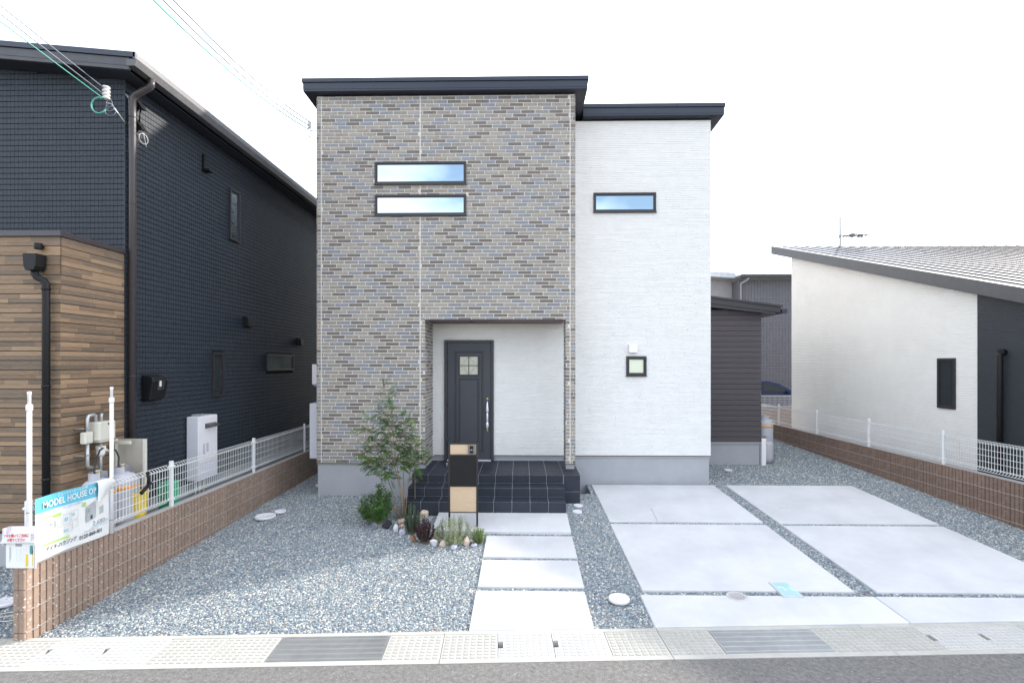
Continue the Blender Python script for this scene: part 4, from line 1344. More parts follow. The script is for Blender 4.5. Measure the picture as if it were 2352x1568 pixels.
# wooden entrance box
BY = 5.628; BXs = -5.258
mb = MB(); mb.box(-9.5, BXs - .012, BY + .012, NY - .002, .44, 3.82); mb.build("entrance_wall", M_dark, nh)
pm = {}
def plank(F, rot, a0, a1, z0, z1, c):
    mb = MB(); mb.hexa([F(a0 + .0008, z0, -.012), F(a1 - .0008, z0, -.012), F(a1 - .0008, z1, -.012), F(a0 + .0008, z1, -.012),
                        F(a0 + .0008, z0 + .001, 0), F(a1 - .0008, z0 + .001, 0), F(a1 - .0008, z1 - .001, 0), F(a0 + .0008, z1 - .001, 0)], 0, back=False)
    return mb.build("plank", WD[c], nh)
Fbf = fr((0, BY, 0), (1, 0, 0), (0, -1, 0)); Fbs = fr((BXs, 0, 0), (0, 1, 0), (1, 0, 0))
r2 = random.Random(31)
nrow = 62; ph = (3.82 - .445) / nrow
pc = 0; pbig = MB()
for k in range(nrow):
    z0 = .445 + k * ph
    z0, z1 = (z0 + .006, z0 + ph) if k % 2 == 0 else (z0, z0 + ph - .001)
    for F, a0, a1, wr in ((Fbf, -7.6, BXs, (.25, .9)), (Fbs, BY + .004, NY - .003, (.3, .9))):
        x = a0 - r2.random() * .4
        while x < a1:
            L = r2.uniform(*wr)
            p0, p1 = max(x, a0), min(x + L, a1)
            c = r2.choices(range(4), (34, 22, 26, 18))[0]
            if p1 - p0 > .004:
                if pc < 300 and (F is Fbs or p1 > -6.6):
                    plank(F, 0, p0, p1, z0, z1, c); pc += 1
                else:
                    pbig.hexa([F(p0, z0, -.012), F(p1, z0, -.012), F(p1, z1, -.012), F(p0, z1, -.012), F(p0, z0, 0), F(p1, z0, 0), F(p1, z1, 0), F(p0, z1, 0)], c, back=False)
            x += L
pbig.build("plank_cladding", WD, nh, kind='stuff')
mb = MB(); mb.box(-9.5, BXs + .02, BY - .025, NY - .003, 3.822, 3.885); mb.build("parapet_cap", M_pipe, nh, bevel=.004)
mb = MB(); mb.box(BXs - .05, BXs + .004, BY - .004, BY + .008, .445, 3.82); 
mb = MB(); mb.box(-9.5, BXs - .02, BY + .025, NY, -.3, .430); mb.build("foundation", M_found, nh)
mb = MB(); mb.box(-9.5, BXs - .002, BY + .002, BY + .02, .431, .4435); mb.split("drip_edge", M_black, nh)
# rain head + pipe on the wood front (scaled to that plane)
k_ = 1.0
mb = MB(); mb.prism([(-5.548, 3.60), (-5.395, 3.60), (-5.402, 3.46), (-5.425, 3.415), (-5.52, 3.415), (-5.54, 3.46)], 'y', BY - .15, BY - .02)
rh = mb.build("rain_head", M_black, nh, bevel=.005)
mb = MB(); mb.ptube([(-5.475, BY - .08, 3.42), (-5.475, BY - .08, 3.38), (-5.45, BY - .08, 3.345), (-5.385, BY - .07, 3.31), (-5.36, BY - .065, 3.27), (-5.36, BY - .065, 2.9), (-5.36, BY - .065, .05)], .037, 14)
mb.build("rain_pipe", M_black, rh)
mb = MB()
for z in (3.20, 2.1, 1.05): mb.lathe((-5.36, BY - .065, z), [(.042, 0), (.042, .03)], 14)
mb.split("pipe_collar", M_black, rh)
mb = MB(); mb.tube((-5.465, BY - .05, 3.735), (-5.465, BY - .05, 3.665), .038, n=16); mb.box(-5.49, -5.44, BY - .05, BY - .001, 3.68, 3.72)
mb.build("wall_light", M_black, nh, bevel=.004)

# gas meter, pipework, cylinders, screen
gm = thing("gas_meter", "cream gas meter with grey pipes on the wood clad wall", "gas meter", (-5.15, 6.05, 1.4))
mb = MB(); mb.box(-5.21, -5.06, 5.93, 6.17, 1.44, 1.665); mb.box(-5.20, -5.07, 5.95, 6.15, 1.415, 1.44); mb.build("case", M_cream2, gm, bevel=.012)
mb = MB(); mb.box(-5.064, -5.057, 6.05, 6.14, 1.625, 1.645); mb.box(-5.064, -5.057, 6.08, 6.13, 1.545, 1.575); mb.split("display", M_black, gm)
mb = MB(); mb.box(-5.19, -5.12, 5.80, 5.915, 1.42, 1.56); mb.build("regulator_box", M_cream2, gm, bevel=.015)
mb = MB()
mb.ptube([(-5.15, 5.865, 1.42), (-5.15, 5.865, 1.72), (-5.15, 5.88, 1.75), (-5.15, 5.95, 1.755), (-5.15, 5.975, 1.74), (-5.15, 5.98, 1.66)], .019, 10)
mb.ptube([(-5.15, 5.865, 1.42), (-5.15, 5.865, 1.16), (-5.15, 5.885, 1.13), (-5.15, 6.00, 1.115)], .019, 10)
mb.ptube([(-5.15, 6.06, 1.66), (-5.15, 6.06, 1.73), (-5.15, 6.07, 1.76)], .017, 10)
mb.tube((-5.13, 6.03, 1.42), (-5.13, 6.03, .95), .016, n=10); mb.tube((-5.17, 6.07, 1.42), (-5.17, 6.07, .90), .016, n=10)
mb.build("pipework", M_galv, gm)
mb = MB(); mb.lathe((-5.13, 6.03, 1.24), [(.03, 0), (.045, .03), (.045, .07), (.02, .09)], 14); mb.box(-5.17, -5.09, 6.00, 6.06, 1.33, 1.37); mb.tube((-5.13, 5.98, 1.345), (-5.09, 6.10, 1.30), .02, n=10)
mb.build("valve", M_porc, gm)
mb = MB(); mb.ptube([(-5.08, 6.0, 1.345), (-5.05, 5.92, 1.33), (-5.0, 5.83, 1.27), (-4.98, 5.76, 1.15), (-4.96, 5.74, 1.08), (-4.94, 5.76, 1.06)], .010, 8)
mb.ptube([(-5.08, 6.08, 1.33), (-5.02, 6.12, 1.30), (-4.99, 6.13, 1.22), (-4.97, 6.10, 1.10), (-4.94, 6.10, 1.06)], .010, 8)
mb.split("hose", M_rubber, gm)
mb = MB()
for z in (1.60, 1.28): mb.box(-5.25, -5.13, 5.80, 5.815, z, z + .012); mb.box(-5.14, -5.13, 5.79, 5.88, z, z + .012)
mb.split("pipe_bracket", M_galv, gm)


def cylinder(x, y, zb, label, r=.165, h=1.0, band=True):
    t = thing("gas_cylinder", label, "gas cylinder", (x, y, zb), group="grey gas cylinders")
    pr = [(r * .9, 0), (r * .9, .05), (r * .96, .06), (r, .10), (r, h * .86), (r * .93, h * .92), (r * .72, h * .97), (r * .35, h), (.03, h)]
    MB().lathe((x, y, zb), pr, 28).build("tank", M_lpg, t)
    if band: MB().lathe((x, y, zb), [(r + .002, h * .80), (r + .002, h * .845)], 28).build("orange_band", M_orange, t)
    mb = MB()
    n = 20
    for i in range(n):
        a0 = 2 * math.pi * i / n * .8 + .6; a1 = 2 * math.pi * (i + 1) / n * .8 + .6
        rr = r * .55
        mb.poly([(x + rr * math.cos(a0), y + rr * math.sin(a0), zb + h * .97), (x + rr * math.cos(a1), y + rr * math.sin(a1), zb + h * .97), (x + rr * math.cos(a1), y + rr * math.sin(a1), zb + h + .07), (x + rr * math.cos(a0), y + rr * math.sin(a0), zb + h + .07)])
    mb.build("collar", M_lpg, t)
    mb = MB(); mb.lathe((x, y, zb + h), [(.022, 0), (.022, .05), (.030, .055), (.030, .075), (.012, .08)], 12); mb.tube((x, y, zb + h + .03), (x - .03, y - .06, zb + h + .03), .014, n=8)
    mb.build("valve", M_brass, t)
    MB().lathe((x, y, zb + h + .08), [(.028, 0), (.034, .004), (.034, .014), (.028, .018)], 12).build("hand_wheel", M_galv, t)
    return t


cylinder(-4.95, 5.78, .03, "grey gas cylinder below the gas meter, partly behind the banner")
cylinder(-4.95, 6.14, .03, "grey gas cylinder beside the beige screen, left fence side")
for i, (cx, cy) in enumerate(((-4.95, 5.78), (-4.95, 6.14))):
    pass
sc = thing("screen_panel", "beige sheet metal screen standing behind the gas cylinders", "screen", (-5.05, 6.44, .03))
mb = MB(); mb.box(-5.245, -4.84, 6.40, 6.406, .05, 1.40); mb.build("sheet", M_beige, sc)
mb = MB(); mb.box(-4.865, -4.84, 6.36, 6.3995, .05, 1.40); mb.box(-5.245, -5.22, 6.36, 6.3995, .05, 1.40); mb.split("edge_fold", M_cream2, sc)
mb = MB(); mb.box(-5.215, -4.99, 6.30, 6.335, 1.345, 1.385); mb.box(-5.245, -5.215, 6.30, 6.40, 1.345, 1.385); mb.build("rail", M_cream2, sc)

wh2 = thing("water_heater", "tall white water heater on the dark neighbour side wall", "water heater", (-5.14, 8.0, .53))
mb = MB(); mb.box(-5.235, -5.045, 7.75, 8.24, .53, 1.535); mb.build("case", M_heater, wh2, bevel=.012)
mb = MB(); mb.box(-5.044, -5.034, 7.768, 8.222, .80, 1.52); mb.build("front_panel", M_pvc, wh2, bevel=.004)
mb = MB(); mb.prism([(-5.035, 1.415), (-4.955, 1.38), (-4.955, 1.365), (-5.035, 1.335)], 'y', 7.90, 8.17); mb.build("flue_hood", mat("flue_grey", (.10, .10, .10), .4, metal=.5), wh2)
mb = MB(); mb.box(-5.034, -5.0325, 7.85, 7.90, .92, 1.10); mb.box(-5.034, -5.0325, 7.93, 7.99, .96, 1.10); mb.box(-5.034, -5.0325, 7.985, 8.02, 1.292, 1.300); mb.split("label_print", mat("print_lilac", (.55, .55, .62), .6), wh2)
mb = MB(); mb.box(-5.24, -5.10, 7.88, 7.99, 1.536, 1.565); mb.build("wall_bracket", M_galv, wh2)
mb = MB()
for y in (7.85, 7.95, 8.05): mb.tube((-5.15, y, .53), (-5.16, y, .05), .014, n=8)
mb.build("pipework", M_porc, wh2)

# buckets, sheet and clamp seen through the fence
yb = MB(); yb.lathe((-4.80, 6.20, .05), [(.05, 0), (.06, .18), (.075, .42), (.115, .70), (.118, .72), (.108, .72), (.07, .40)], 20)
tag(yb.build("chute_bucket", M_yellow), "yellow tapering plastic bucket behind the left fence", "bucket")
gb = MB(); gb.box(-4.90, -4.74, 6.68, 6.88, .05, .76)
tag(gb.build("crate", M_green, bevel=.01), "green plastic crate behind the left fence", "crate")
rr_ = random.Random(5)
def cloth(name, m, pts, lab, cat):
    mb = MB()
    n = len(pts[0])
    for i in range(len(pts) - 1):
        for j in range(n - 1): mb.poly([pts[i][j], pts[i + 1][j], pts[i + 1][j + 1], pts[i][j + 1]])
    o = mb.build(name, m)
    bmx = bmesh.new(); bmx.from_mesh(o.data); bmesh.ops.remove_doubles(bmx, verts=bmx.verts, dist=.0005); bmx.to_mesh(o.data); bmx.free()
    for p in o.data.polygons: p.use_smooth = True
    so = o.modifiers.new("thick", 'SOLIDIFY'); so.thickness = .004
    ss = o.modifiers.new("soft", 'SUBSURF'); ss.levels = 1; ss.render_levels = 2
    return tag(o, lab, cat)
cloth("plastic_sheet", M_blue, [[(-4.74 + rr_.uniform(-.015, .015), 5.44 + .045 * i, 1.0 - .10 * j - .02 * (i % 2) - rr_.uniform(0, .03)) for j in range(5)] for i in range(5)], "crumpled blue plastic sheet behind the right end of the banner", "plastic sheet")
cp = thing("clamp", "black clamp hanging on the left mesh fence", "clamp", (-4.62, 6.1, .85))
mb = MB(); mb.ptube([(-4.63, 6.13, 1.03), (-4.62, 6.14, .94), (-4.62, 6.13, .86)], .018, 8); mb.build("arm", M_black, cp)
mb = MB(); mb.tube((-4.62, 6.17, .885), (-4.60, 5.99, .80), .022, n=10); mb.build("grip", M_black, cp)
cb = MB(); cb.poly([(-5.02, 4.86, zn(-5, 4.86) + .02), (-4.76, 4.80, zn(-5, 4.8) + .02), (-4.74, 4.93, zn(-5, 4.93) + .04), (-4.98, 4.97, zn(-5, 4.97) + .035)])
o_ = cb.build("plastic_scrap", M_green); so_ = o_.modifiers.new("thick", 'SOLIDIFY'); so_.thickness = .006
tag(o_, "green plastic scrap on the gravel at the left edge", "plastic scrap")
mb = MB(); pts = []
for i in range(26):
    a = i * .55; pts.append((-5.02 + .16 * math.cos(a) - .004 * i, 4.86 + .08 * math.sin(a * 1.1), zn(-5, 4.86) + .03 + .02 * math.sin(a * .7)))
mb.ptube(pts, .004, 5); tag(mb.build("coiled_cord", M_porc), "loose coil of white cord on gravel at the left edge", "cord")

# overhead wires and their insulators --------------------------------------------------
def insulator(x, y, z, label, s=1.0, bracket_to=None):
    t = thing("insulator", label, "insulator", (x, y, z), group="service wire insulators")
    pr = []
    for k in range(4):
        pr += [(.020 * s, .0 + k * .045 * s), (.046 * s, .010 * s + k * .045 * s), (.040 * s, .026 * s + k * .045 * s), (.020 * s, .034 * s + k * .045 * s)]
    MB().lathe((x, y, z - .08 * s), pr, 14).build("porcelain_disc", M_porc, t)
    mb = MB(); mb.ptube([(x, y, z - .12 * s), (x + .05 * s, y + .02, z - .13 * s), bracket_to], .008, 6); mb.build("bracket", M_galv, t)
    mb = MB()
    for k in range(3):
        mb.ptube([(x + .02 * math.cos(a) * (1 + k * .4) * 2 + .04, y + .01 * k, z - .13 - .05 * k + .05 * math.sin(a)) for a in [math.pi * (.3 + i / 6 * 1.7) for i in range(9)]], .004, 5)
    mb.split("jumper_loop", M_wire, t)
    return t


insulator(-5.29, 6.30, 5.82, "white ribbed insulator at the corner of the dark house", 1.0, (-5.24, 6.55, 5.55))
insulator(-3.80, 8.95, 6.66, "small white insulator at the top left of the brick bay", .75, (-3.72, 9.05, 6.60))


def wire(name, a, b, sag, m, r, label, grp):
    mb = MB(); a, b = Vector(a), Vector(b)
    pts = []
    for i in range(25):
        t_ = i / 24; p = a.lerp(b, t_); p.z -= sag * 4 * t_ * (1 - t_); pts.append(tuple(p))
    mb.ptube(pts, r, 6)
    return tag(mb.build(name, m), label, "wire", grp)


G1, G2 = "service wires to the dark house", "service wires to the brick bay"
PX = (-6.2, -6.0)
wire("power_wire", (-5.31, 6.28, 5.88), (PX[0], PX[1], 8.50), .15, M_wire, .006, "uppermost service wire to the dark house corner", G1)
wire("power_wire", (-5.31, 6.28, 5.80), (PX[0], PX[1], 8.35), .15, M_wire, .006, "middle service wire to the dark house corner", G1)
wire("power_wire", (-5.31, 6.28, 5.74), (PX[0], PX[1], 8.10), .15, M_wireg, .006, "green service wire to the dark house corner", G1)
for k, (dz, m, lab) in enumerate(((.0, M_wire, "uppermost of three wires to the top left of the brick bay"), (-.08, M_wire, "middle of three wires to the top left of the brick bay"), (-.15, M_wireg, "lowest greenish wire to the top left of the brick bay"))):
    wire("power_wire", (-3.80, 8.93, 6.72 + dz), (-3.2 - .12 * k, -6.0, 9.4 + dz), 1.6, m, .0085, lab, G2)
mb = MB(); mb.ptube([(-5.34 + .10 * math.cos(a), 6.25, 5.64 + .10 * math.sin(a)) for a in [1.2 + i * .45 for i in range(11)]], .009, 6)
tag(mb.build("cable_coil", M_wireg), "green cable loop hanging under the insulator of the dark house", "cable")
mb = MB()
for k in range(3): mb.ptube([(-3.80 - .13 * q + .02 * k, 8.93, 6.55 - .03 * k - .12 * math.sin(q * 2.2 + k)) for q in [i / 6 for i in range(7)]], .0035, 5)
tag(mb.build("loose_cable", M_wire), "loose cable ends under the insulator by the brick bay", "cable")

# ================================================================== RIGHT SIDE
rh_ = thing("house", "white single pitch neighbour house with standing seam roof", "house", (12, 12, 0))
RX = 8.05
sl = .3172
def zr2(y): return 3.625 + (y - 8.97) * sl
mb = MB(); mb.prism([(5.2, .0), (15.0, .0), (15.0, zr2(15.0)), (5.2, zr2(5.2))], 'x', RX + .004, 22)
mb.build("wall", M_white_r, rh_)
RW = (9.40, 9.795, 1.523, 2.471)
def ribs(name, m, ya, yb, z0, z1, F, pitch=.0435, hole=None, seed=1):
    mb = MB(); rn_ = random.Random(seed); z = z0
    while z < z1:
        y_lo = max(ya, 8.97 + (z + pitch - 3.625) / sl)
        if y_lo < yb:
            for p0, p1 in cut(y_lo, yb, z + .004, z + pitch - .004, [hole] if hole else []):
                mb.hexa([F(p0, z + .003, -.015), F(p1, z + .003, -.015), F(p1, z + pitch - .003, -.015), F(p0, z + pitch - .003, -.015),
                         F(p0, z + .009, .0045), F(p1, z + .009, .0045), F(p1, z + pitch - .013, .0045), F(p0, z + pitch - .013, .0045)], 0, back=False)
        z += pitch
    mb.build(name, m, rh_, kind='stuff')
Fr = fr((RX, 0, 0), (0, 1, 0), (-1, 0, 0))
ribs("white_siding", M_white_r, 8.972, 15.0, .3, 5.56, Fr, hole=RW)
ribs("dark_siding", M_sidedark, 5.2, 8.968, .3, 3.62, Fr, pitch=.030)
mb = MB(); mb.prism([(5.2, .0), (8.968, .0), (8.968, zr2(8.968)), (5.2, zr2(5.2))], 'x', RX + .001, RX + .0035); mb.build("dark_wall", M_sidedark, rh_)
window(rh_, Fr, *RW, M_dglass, d=.03, fw=.04)
mb = MB(); mb.box(RX - .002, RX + .005, 14.99, 15.02, 0, 5.5); mb.build("corner_trim", M_white_r, rh_)
mb = MB(); mb.ptube([(RX - .07, 8.47, 2.55), (RX - .08, 8.47, 2.50), (RX - .08, 8.47, .1)], .045, 12); mb.tube((RX, 8.47, 2.56), (RX - .08, 8.47, 2.56), .05, n=12); mb.build("downpipe", M_black, rh_)
# roof: sheet with standing seams
RXE = 7.86; Y0R, Y1R = 4.9, 15.78
def ztop(y): return zr2(y) + .235
mb = MB(); mb.hexa([(RXE, Y0R, ztop(Y0R) - .05), (24, Y0R, ztop(Y0R) - .05), (24, Y1R, ztop(Y1R) - .05), (RXE, Y1R, ztop(Y1R) - .05),
                    (RXE, Y0R, ztop(Y0R)), (24, Y0R, ztop(Y0R)), (24, Y1R, ztop(Y1R)), (RXE, Y1R, ztop(Y1R))])
rr = mb.build("roof", M_zroof, rh_)
sm_ = MB(); sm_.hexa([(-.016, Y0R, ztop(Y0R)), (.016, Y0R, ztop(Y0R)), (.016, Y1R, ztop(Y1R)), (-.016, Y1R, ztop(Y1R)),
                      (-.016, Y0R, ztop(Y0R) + .020), (.016, Y0R, ztop(Y0R) + .020), (.016, Y1R, ztop(Y1R) + .020), (-.016, Y1R, ztop(Y1R) + .020)])
sme = sm_.mesh("roof_seam", [M_zseam])
W['_z'] = Vector((0, 0, 0))
k = 0
x = RXE + .34
while x < 23.5:
    inst("roof_seam", sme, (x, 0, 0), rr); x += .34
mb = MB(); mb.hexa([(RXE - .03, Y0R, ztop(Y0R) - .22), (RXE, Y0R, ztop(Y0R) - .22), (RXE, Y1R + .02, ztop(Y1R) - .22), (RXE - .03, Y1R + .02, ztop(Y1R) - .22),
                    (RXE - .03, Y0R, ztop(Y0R) + .02), (RXE, Y0R, ztop(Y0R) + .02), (RXE, Y1R + .02, ztop(Y1R) + .02), (RXE - .03, Y1R + .02, ztop(Y1R) + .02)])
mb.build("verge_board", mat("verge_grey", (.060, .062, .068), .45), rr)
mb = MB(); mb.hexa([(RXE, Y0R, zr2(Y0R) + .0), (RX + .1, Y0R, zr2(Y0R)), (RX + .1, Y1R, zr2(Y1R)), (RXE, Y1R, zr2(Y1R)),
                    (RXE, Y0R, ztop(Y0R) - .052), (RX + .1, Y0R, ztop(Y0R) - .052), (RX + .1, Y1R, ztop(Y1R) - .052), (RXE, Y1R, ztop(Y1R) - .052)])
mb.build("soffit", M_soffit, rr)
M_ant = mat('antenna_grey', (.16, .17, .17), .6)
an = thing("tv_antenna", "thin white television antenna behind the ridge of the right house", "antenna", (10.06, 15.95, 5.6))
MB().tube((10.06, 15.95, 5.5), (10.06, 15.95, 6.98), .025, n=8).build("mast", M_ant, an)
mb = MB(); mb.tube((10.02, 15.95, 6.38), (10.95, 15.95, 6.42), .022, n=6)
for q in range(8): mb.tube((10.15 + q * .1, 15.75, 6.39), (10.15 + q * .1, 16.15, 6.39), .012, n=5)
mb.build("boom", M_ant, an)
mb = MB(); mb.box(10.38, 10.50, 15.9, 16.0, 6.36, 6.46); mb.box(10.62, 10.74, 15.9, 16.0, 6.36, 6.44); mb.split("dipole_box", M_ant, an)

# cylinder and pipe cover at the brown wing
cylinder(5.80, 12.05, .10, "grey gas cylinder beyond the brown rear wing, upper one", r=.20, h=.96)
cylinder(5.72, 11.78, .08, "grey gas cylinder at the brown wing corner, nearer to the driveway", r=.16, h=.50, band=False)
mb = MB(); mb.box(5.482, 5.58, 11.48, 11.56, .05, .665); tag(mb.build("pipe_cover", M_pvc, bevel=.006), "white pipe cover at the corner of the brown rear wing", "pipe cover")

# back lot: ground, car, far house
g = MB(); g.box(3, 22, 19.96, 40, -.3, .16); g.build("parking_ground", M_asphalt, kind='structure')
car = thing("parked_car", "dark blue car parked behind the far white fence", "car", (10.3, 21.9, .16))
cx, cy, cz = 10.55, 21.6, .13
body = [(-2.05, .38), (-2.08, .70), (-2.0, .93), (-1.85, 1.0), (1.05, .98), (1.55, .92), (1.95, .80), (2.08, .60), (2.06, .30), (1.75, .22), (-1.8, .22)]
cabin = [(-1.95, .98), (-1.72, 1.30), (-1.40, 1.43), (-.6, 1.475), (.15, 1.45), (.55, 1.36), (1.20, .98)]
mb = MB(); mb.prism([(cx + x, cz + z) for x, z in body], 'y', cy, cy + 1.70); cb_ = mb.build("body", M_carp, car, bevel=.05)
mb = MB(); b0 = len(mb.v)
n = len(cabin)
for yy, ins in ((0.0, 0), (1.0, 1)):
    pass
for side in (0, 1):
    for x, z in cabin:
        t_ = (z - .98) / .5
        yy = cy + .03 + .20 * t_ if side == 0 else cy + 1.67 - .20 * t_
        mb.v.append((cx + x, yy, cz + z))
mb.face(tuple(range(n))); mb.face(tuple(range(n, 2 * n))[::-1])
for i in range(n):
    j = (i + 1) % n
    mb.face((i, j, n + j, n + i), 0)
mb.build("cabin", M_carp, car, bevel=.03)
def sidewin(pts):
    mb = MB(); P = []
    for x, z in pts:
        t_ = (z - .98) / .5
        P.append((cx + x, cy + .018 + .20 * t_, cz + z))
    mb.poly(P); o = mb.build("side_window", M_carg, car); so = o.modifiers.new("t", 'SOLIDIFY'); so.thickness = .01
sidewin([(-1.62, 1.03), (-1.05, 1.03), (-1.05, 1.36), (-1.35, 1.34)]); sidewin([(-.98, 1.03), (-.22, 1.03), (-.22, 1.41), (-.98, 1.37)]); sidewin([(-.14, 1.03), (.92, 1.02), (.42, 1.32), (-.14, 1.39)])
mb = MB(); mb.poly([(cx + .60, cy + .24, cz + 1.345), (cx + 1.20, cy + .10, cz + .995), (cx + 1.20, cy + 1.60, cz + .995), (cx + .60, cy + 1.46, cz + 1.345)])
o_ = mb.build("windscreen", M_carg, car); o_.modifiers.new("t", 'SOLIDIFY').thickness = .012
mb = MB(); mb.box(cx + .78, cx + .92, cy - .14, cy + .02, cz + .98, cz + 1.09); mb.build("mirror", M_carp, car, bevel=.02)
for wx in (-1.3, 1.3):
    for yy in (cy - .01, cy + 1.5):
        mb = MB(); mb.tube((cx + wx, yy, cz + .30), (cx + wx, yy + .21, cz + .30), .30, n=24); w_ = mb.build("wheel", M_tyre, car, bevel=.02)
        mb = MB(); mb.tube((cx + wx, yy - .008, cz + .30), (cx + wx, yy + .02, cz + .30), .19, n=18); mb.build("rim", M_galv, w_)
mb = MB(); mb.box(cx + 1.93, cx + 2.06, cy + .05, cy + .40, cz + .60, cz + .74); mb.build("headlight", M_porc, car)

fh = thing("house", "grey mauve two storey house far behind the driveway", "house", (12, 26, .1))
mb = MB(); mb.box(10.72, 20, 24.84, 33, .16, 6.50); mb.build("wall", M_farwall, fh)
mb = MB()
Fq = fr((0, 24.84, 0), (1, 0, 0), (0, -1, 0))
z = .9
while z < 6.45:
    x = 10.74
    while x < 13.9:
        piece(mb, Fq, x + .004, x + .146, z + .006, z + .144, .018, .008, 0, back=-.001); x += .15
    z += .15
mb.build("tile_siding", M_farwall, fh, kind='stuff')
mb = MB(); mb.box(7.5, 10.718, 25.6, 33, .16, 6.62); mb.build("wall", M_farwall2, fh, label="paler wall beside the downpipe")
mb = MB(); Fq = fr((0, 25.6, 0), (1, 0, 0), (0, -1, 0)); z = .9
while z < 6.6:
    piece(mb, Fq, 8.6, 10.71, z + .006, z + .094, .012, .006, 0, back=-.001); z += .10
mb.build("board_siding", M_farwall2, fh, kind='stuff')
mb = MB(); mb.prism([(24.35, 6.56), (34, 7.2), (34, 7.3), (24.35, 6.66)], 'x', 10.6, 20.5); r_ = mb.build("roof", mat("far_roof", (.20, .21, .24), .35, metal=.5), fh)
mb = MB(); mb.box(10.6, 20.5, 24.20, 24.35, 6.52, 6.66); mb.build("gutter", M_zseam, r_)
sm_ = MB(); sm_.prism([(24.36, 6.66), (34, 7.30), (34, 7.34), (24.36, 6.70)], 'x', -.02, .02); sme = sm_.mesh("roof_seam", [M_zseam])
for k in range(20): inst("roof_seam", sme, (10.8 + k * .45, 0, 0), r_)
mb = MB(); mb.prism([(7.4, 6.80), (10.62, 6.60), (10.62, 6.86), (7.4, 7.02)], 'y', 24.9, 34); mb.build("roof", mat("far_verge", (.50, .52, .56), .5), fh)
mb = MB(); mb.ptube([(10.98, 24.3, 6.5), (10.95, 24.4, 6.42), (10.80, 24.75, 6.3), (10.80, 24.76, .2)], .05, 8); mb.build("downpipe", M_farwall2, fh)

# ================================================================== GARDEN
# mailbox post
mp = thing("mailbox_post", "slim black framed mailbox post with light oak panels", "mailbox post", (-.852, 7.41, gz(-.85, 7.41)))
PY = 7.41; gx0, gx1 = -1.071, -.632
zgd = gz(-.85, PY) - .05
for a in (gx0, gx1 - .026):
    mb = MB(); mb.box(a, a + .026, PY - .02, PY + .02, zgd, 1.20); mb.build("leg", M_postb, mp, bevel=.002)
mb = MB(); mb.box(gx0 + .026, gx1 - .026, PY - .02, PY + .02, 1.178, 1.196); mb.build("top_rail", M_postb, mp)
mb = MB(); mb.box(gx0 + .026, gx1 - .026, PY - .015, PY + .015, .166, .180); mb.build("bottom_rail", M_postb, mp)
mb = MB(); mb.box(gx0 + .026, gx1 - .026, PY - .012, PY + .010, 1.030, 1.178); mb.build("upper_panel", M_oak, mp)
mb = MB(); mb.box(gx0 + .026, gx1 - .026, PY - .012, PY + .010, .180, .556); mb.build("lower_panel", M_oak, mp)
mb = MB(); mb.box(gx0 + .027, gx1 - .027, PY - .032, PY + .16, .556, 1.012); bx_ = mb.build("mailbox", M_black, mp, bevel=.004)
mb = MB(); mb.box(gx0 + .024, gx1 - .024, PY - .040, PY + .16, 1.013, 1.030); mb.build("mailbox_lid", M_frame, bx_)
ic = thing("intercom", "small dark grey intercom on the mailbox post panel", "intercom", (-.725, PY - .02, 1.04))
mb = MB(); mb.box(-.780, -.670, PY - .036, PY - .0125, 1.040, 1.168); mb.build("case", M_grey, ic, bevel=.004)
mb = MB(); mb.box(-.752, -.700, PY - .039, PY - .0365, 1.108, 1.158); mb.box(-.752, -.700, PY - .039, PY - .0365, 1.050, 1.092); mb.split("face_plate", M_black, ic)
mb = MB(); mb.tube((-.726, PY - .041, 1.100), (-.726, PY - .0365, 1.100), .006, n=8); mb.build("button", M_porc, ic)

# rocks
def rock(x, y, w, h, c1, c2, label, seed, d=None, yaw=None):
    rr = random.Random(seed)
    d = d or w * rr.uniform(.75, .95)
    bm = bmesh.new(); vs = []
    for i in range(17):
        v = Vector((rr.gauss(0, 1), rr.gauss(0, 1), rr.gauss(0, 1))).normalized() * rr.uniform(.86, 1.0)
        vs.append(bm.verts.new((v.x * w / 2, v.y * d / 2, (v.z + .75) / 1.75 * h - .02)))
    bmesh.ops.convex_hull(bm, input=bm.verts)
    for v in [v for v in bm.verts if not v.link_faces]: bm.verts.remove(v)
    bmesh.ops.dissolve_limit(bm, angle_limit=R(9), verts=bm.verts, edges=bm.edges)
    bmesh.ops.bevel(bm, geom=list(bm.edges), offset=w * .035, segments=1, affect='EDGES')
    me = bpy.data.meshes.new("rock"); bm.to_mesh(me); bm.free()
    m = mat("rock_%d" % seed, c1, .85, col2=c2, nscale=22, bump=.8, bscale=55)
    me.materials.append(m)
    o = bpy.data.objects.new("rock", me); COL.objects.link(o)
    o.location = (x, y, gz(x, y) - .012); o.rotation_euler = (0, 0, yaw if yaw is not None else 0)
    W[o.name] = o.location.copy()
    return tag(o, label, "rock", "rocks edging the planting bed")


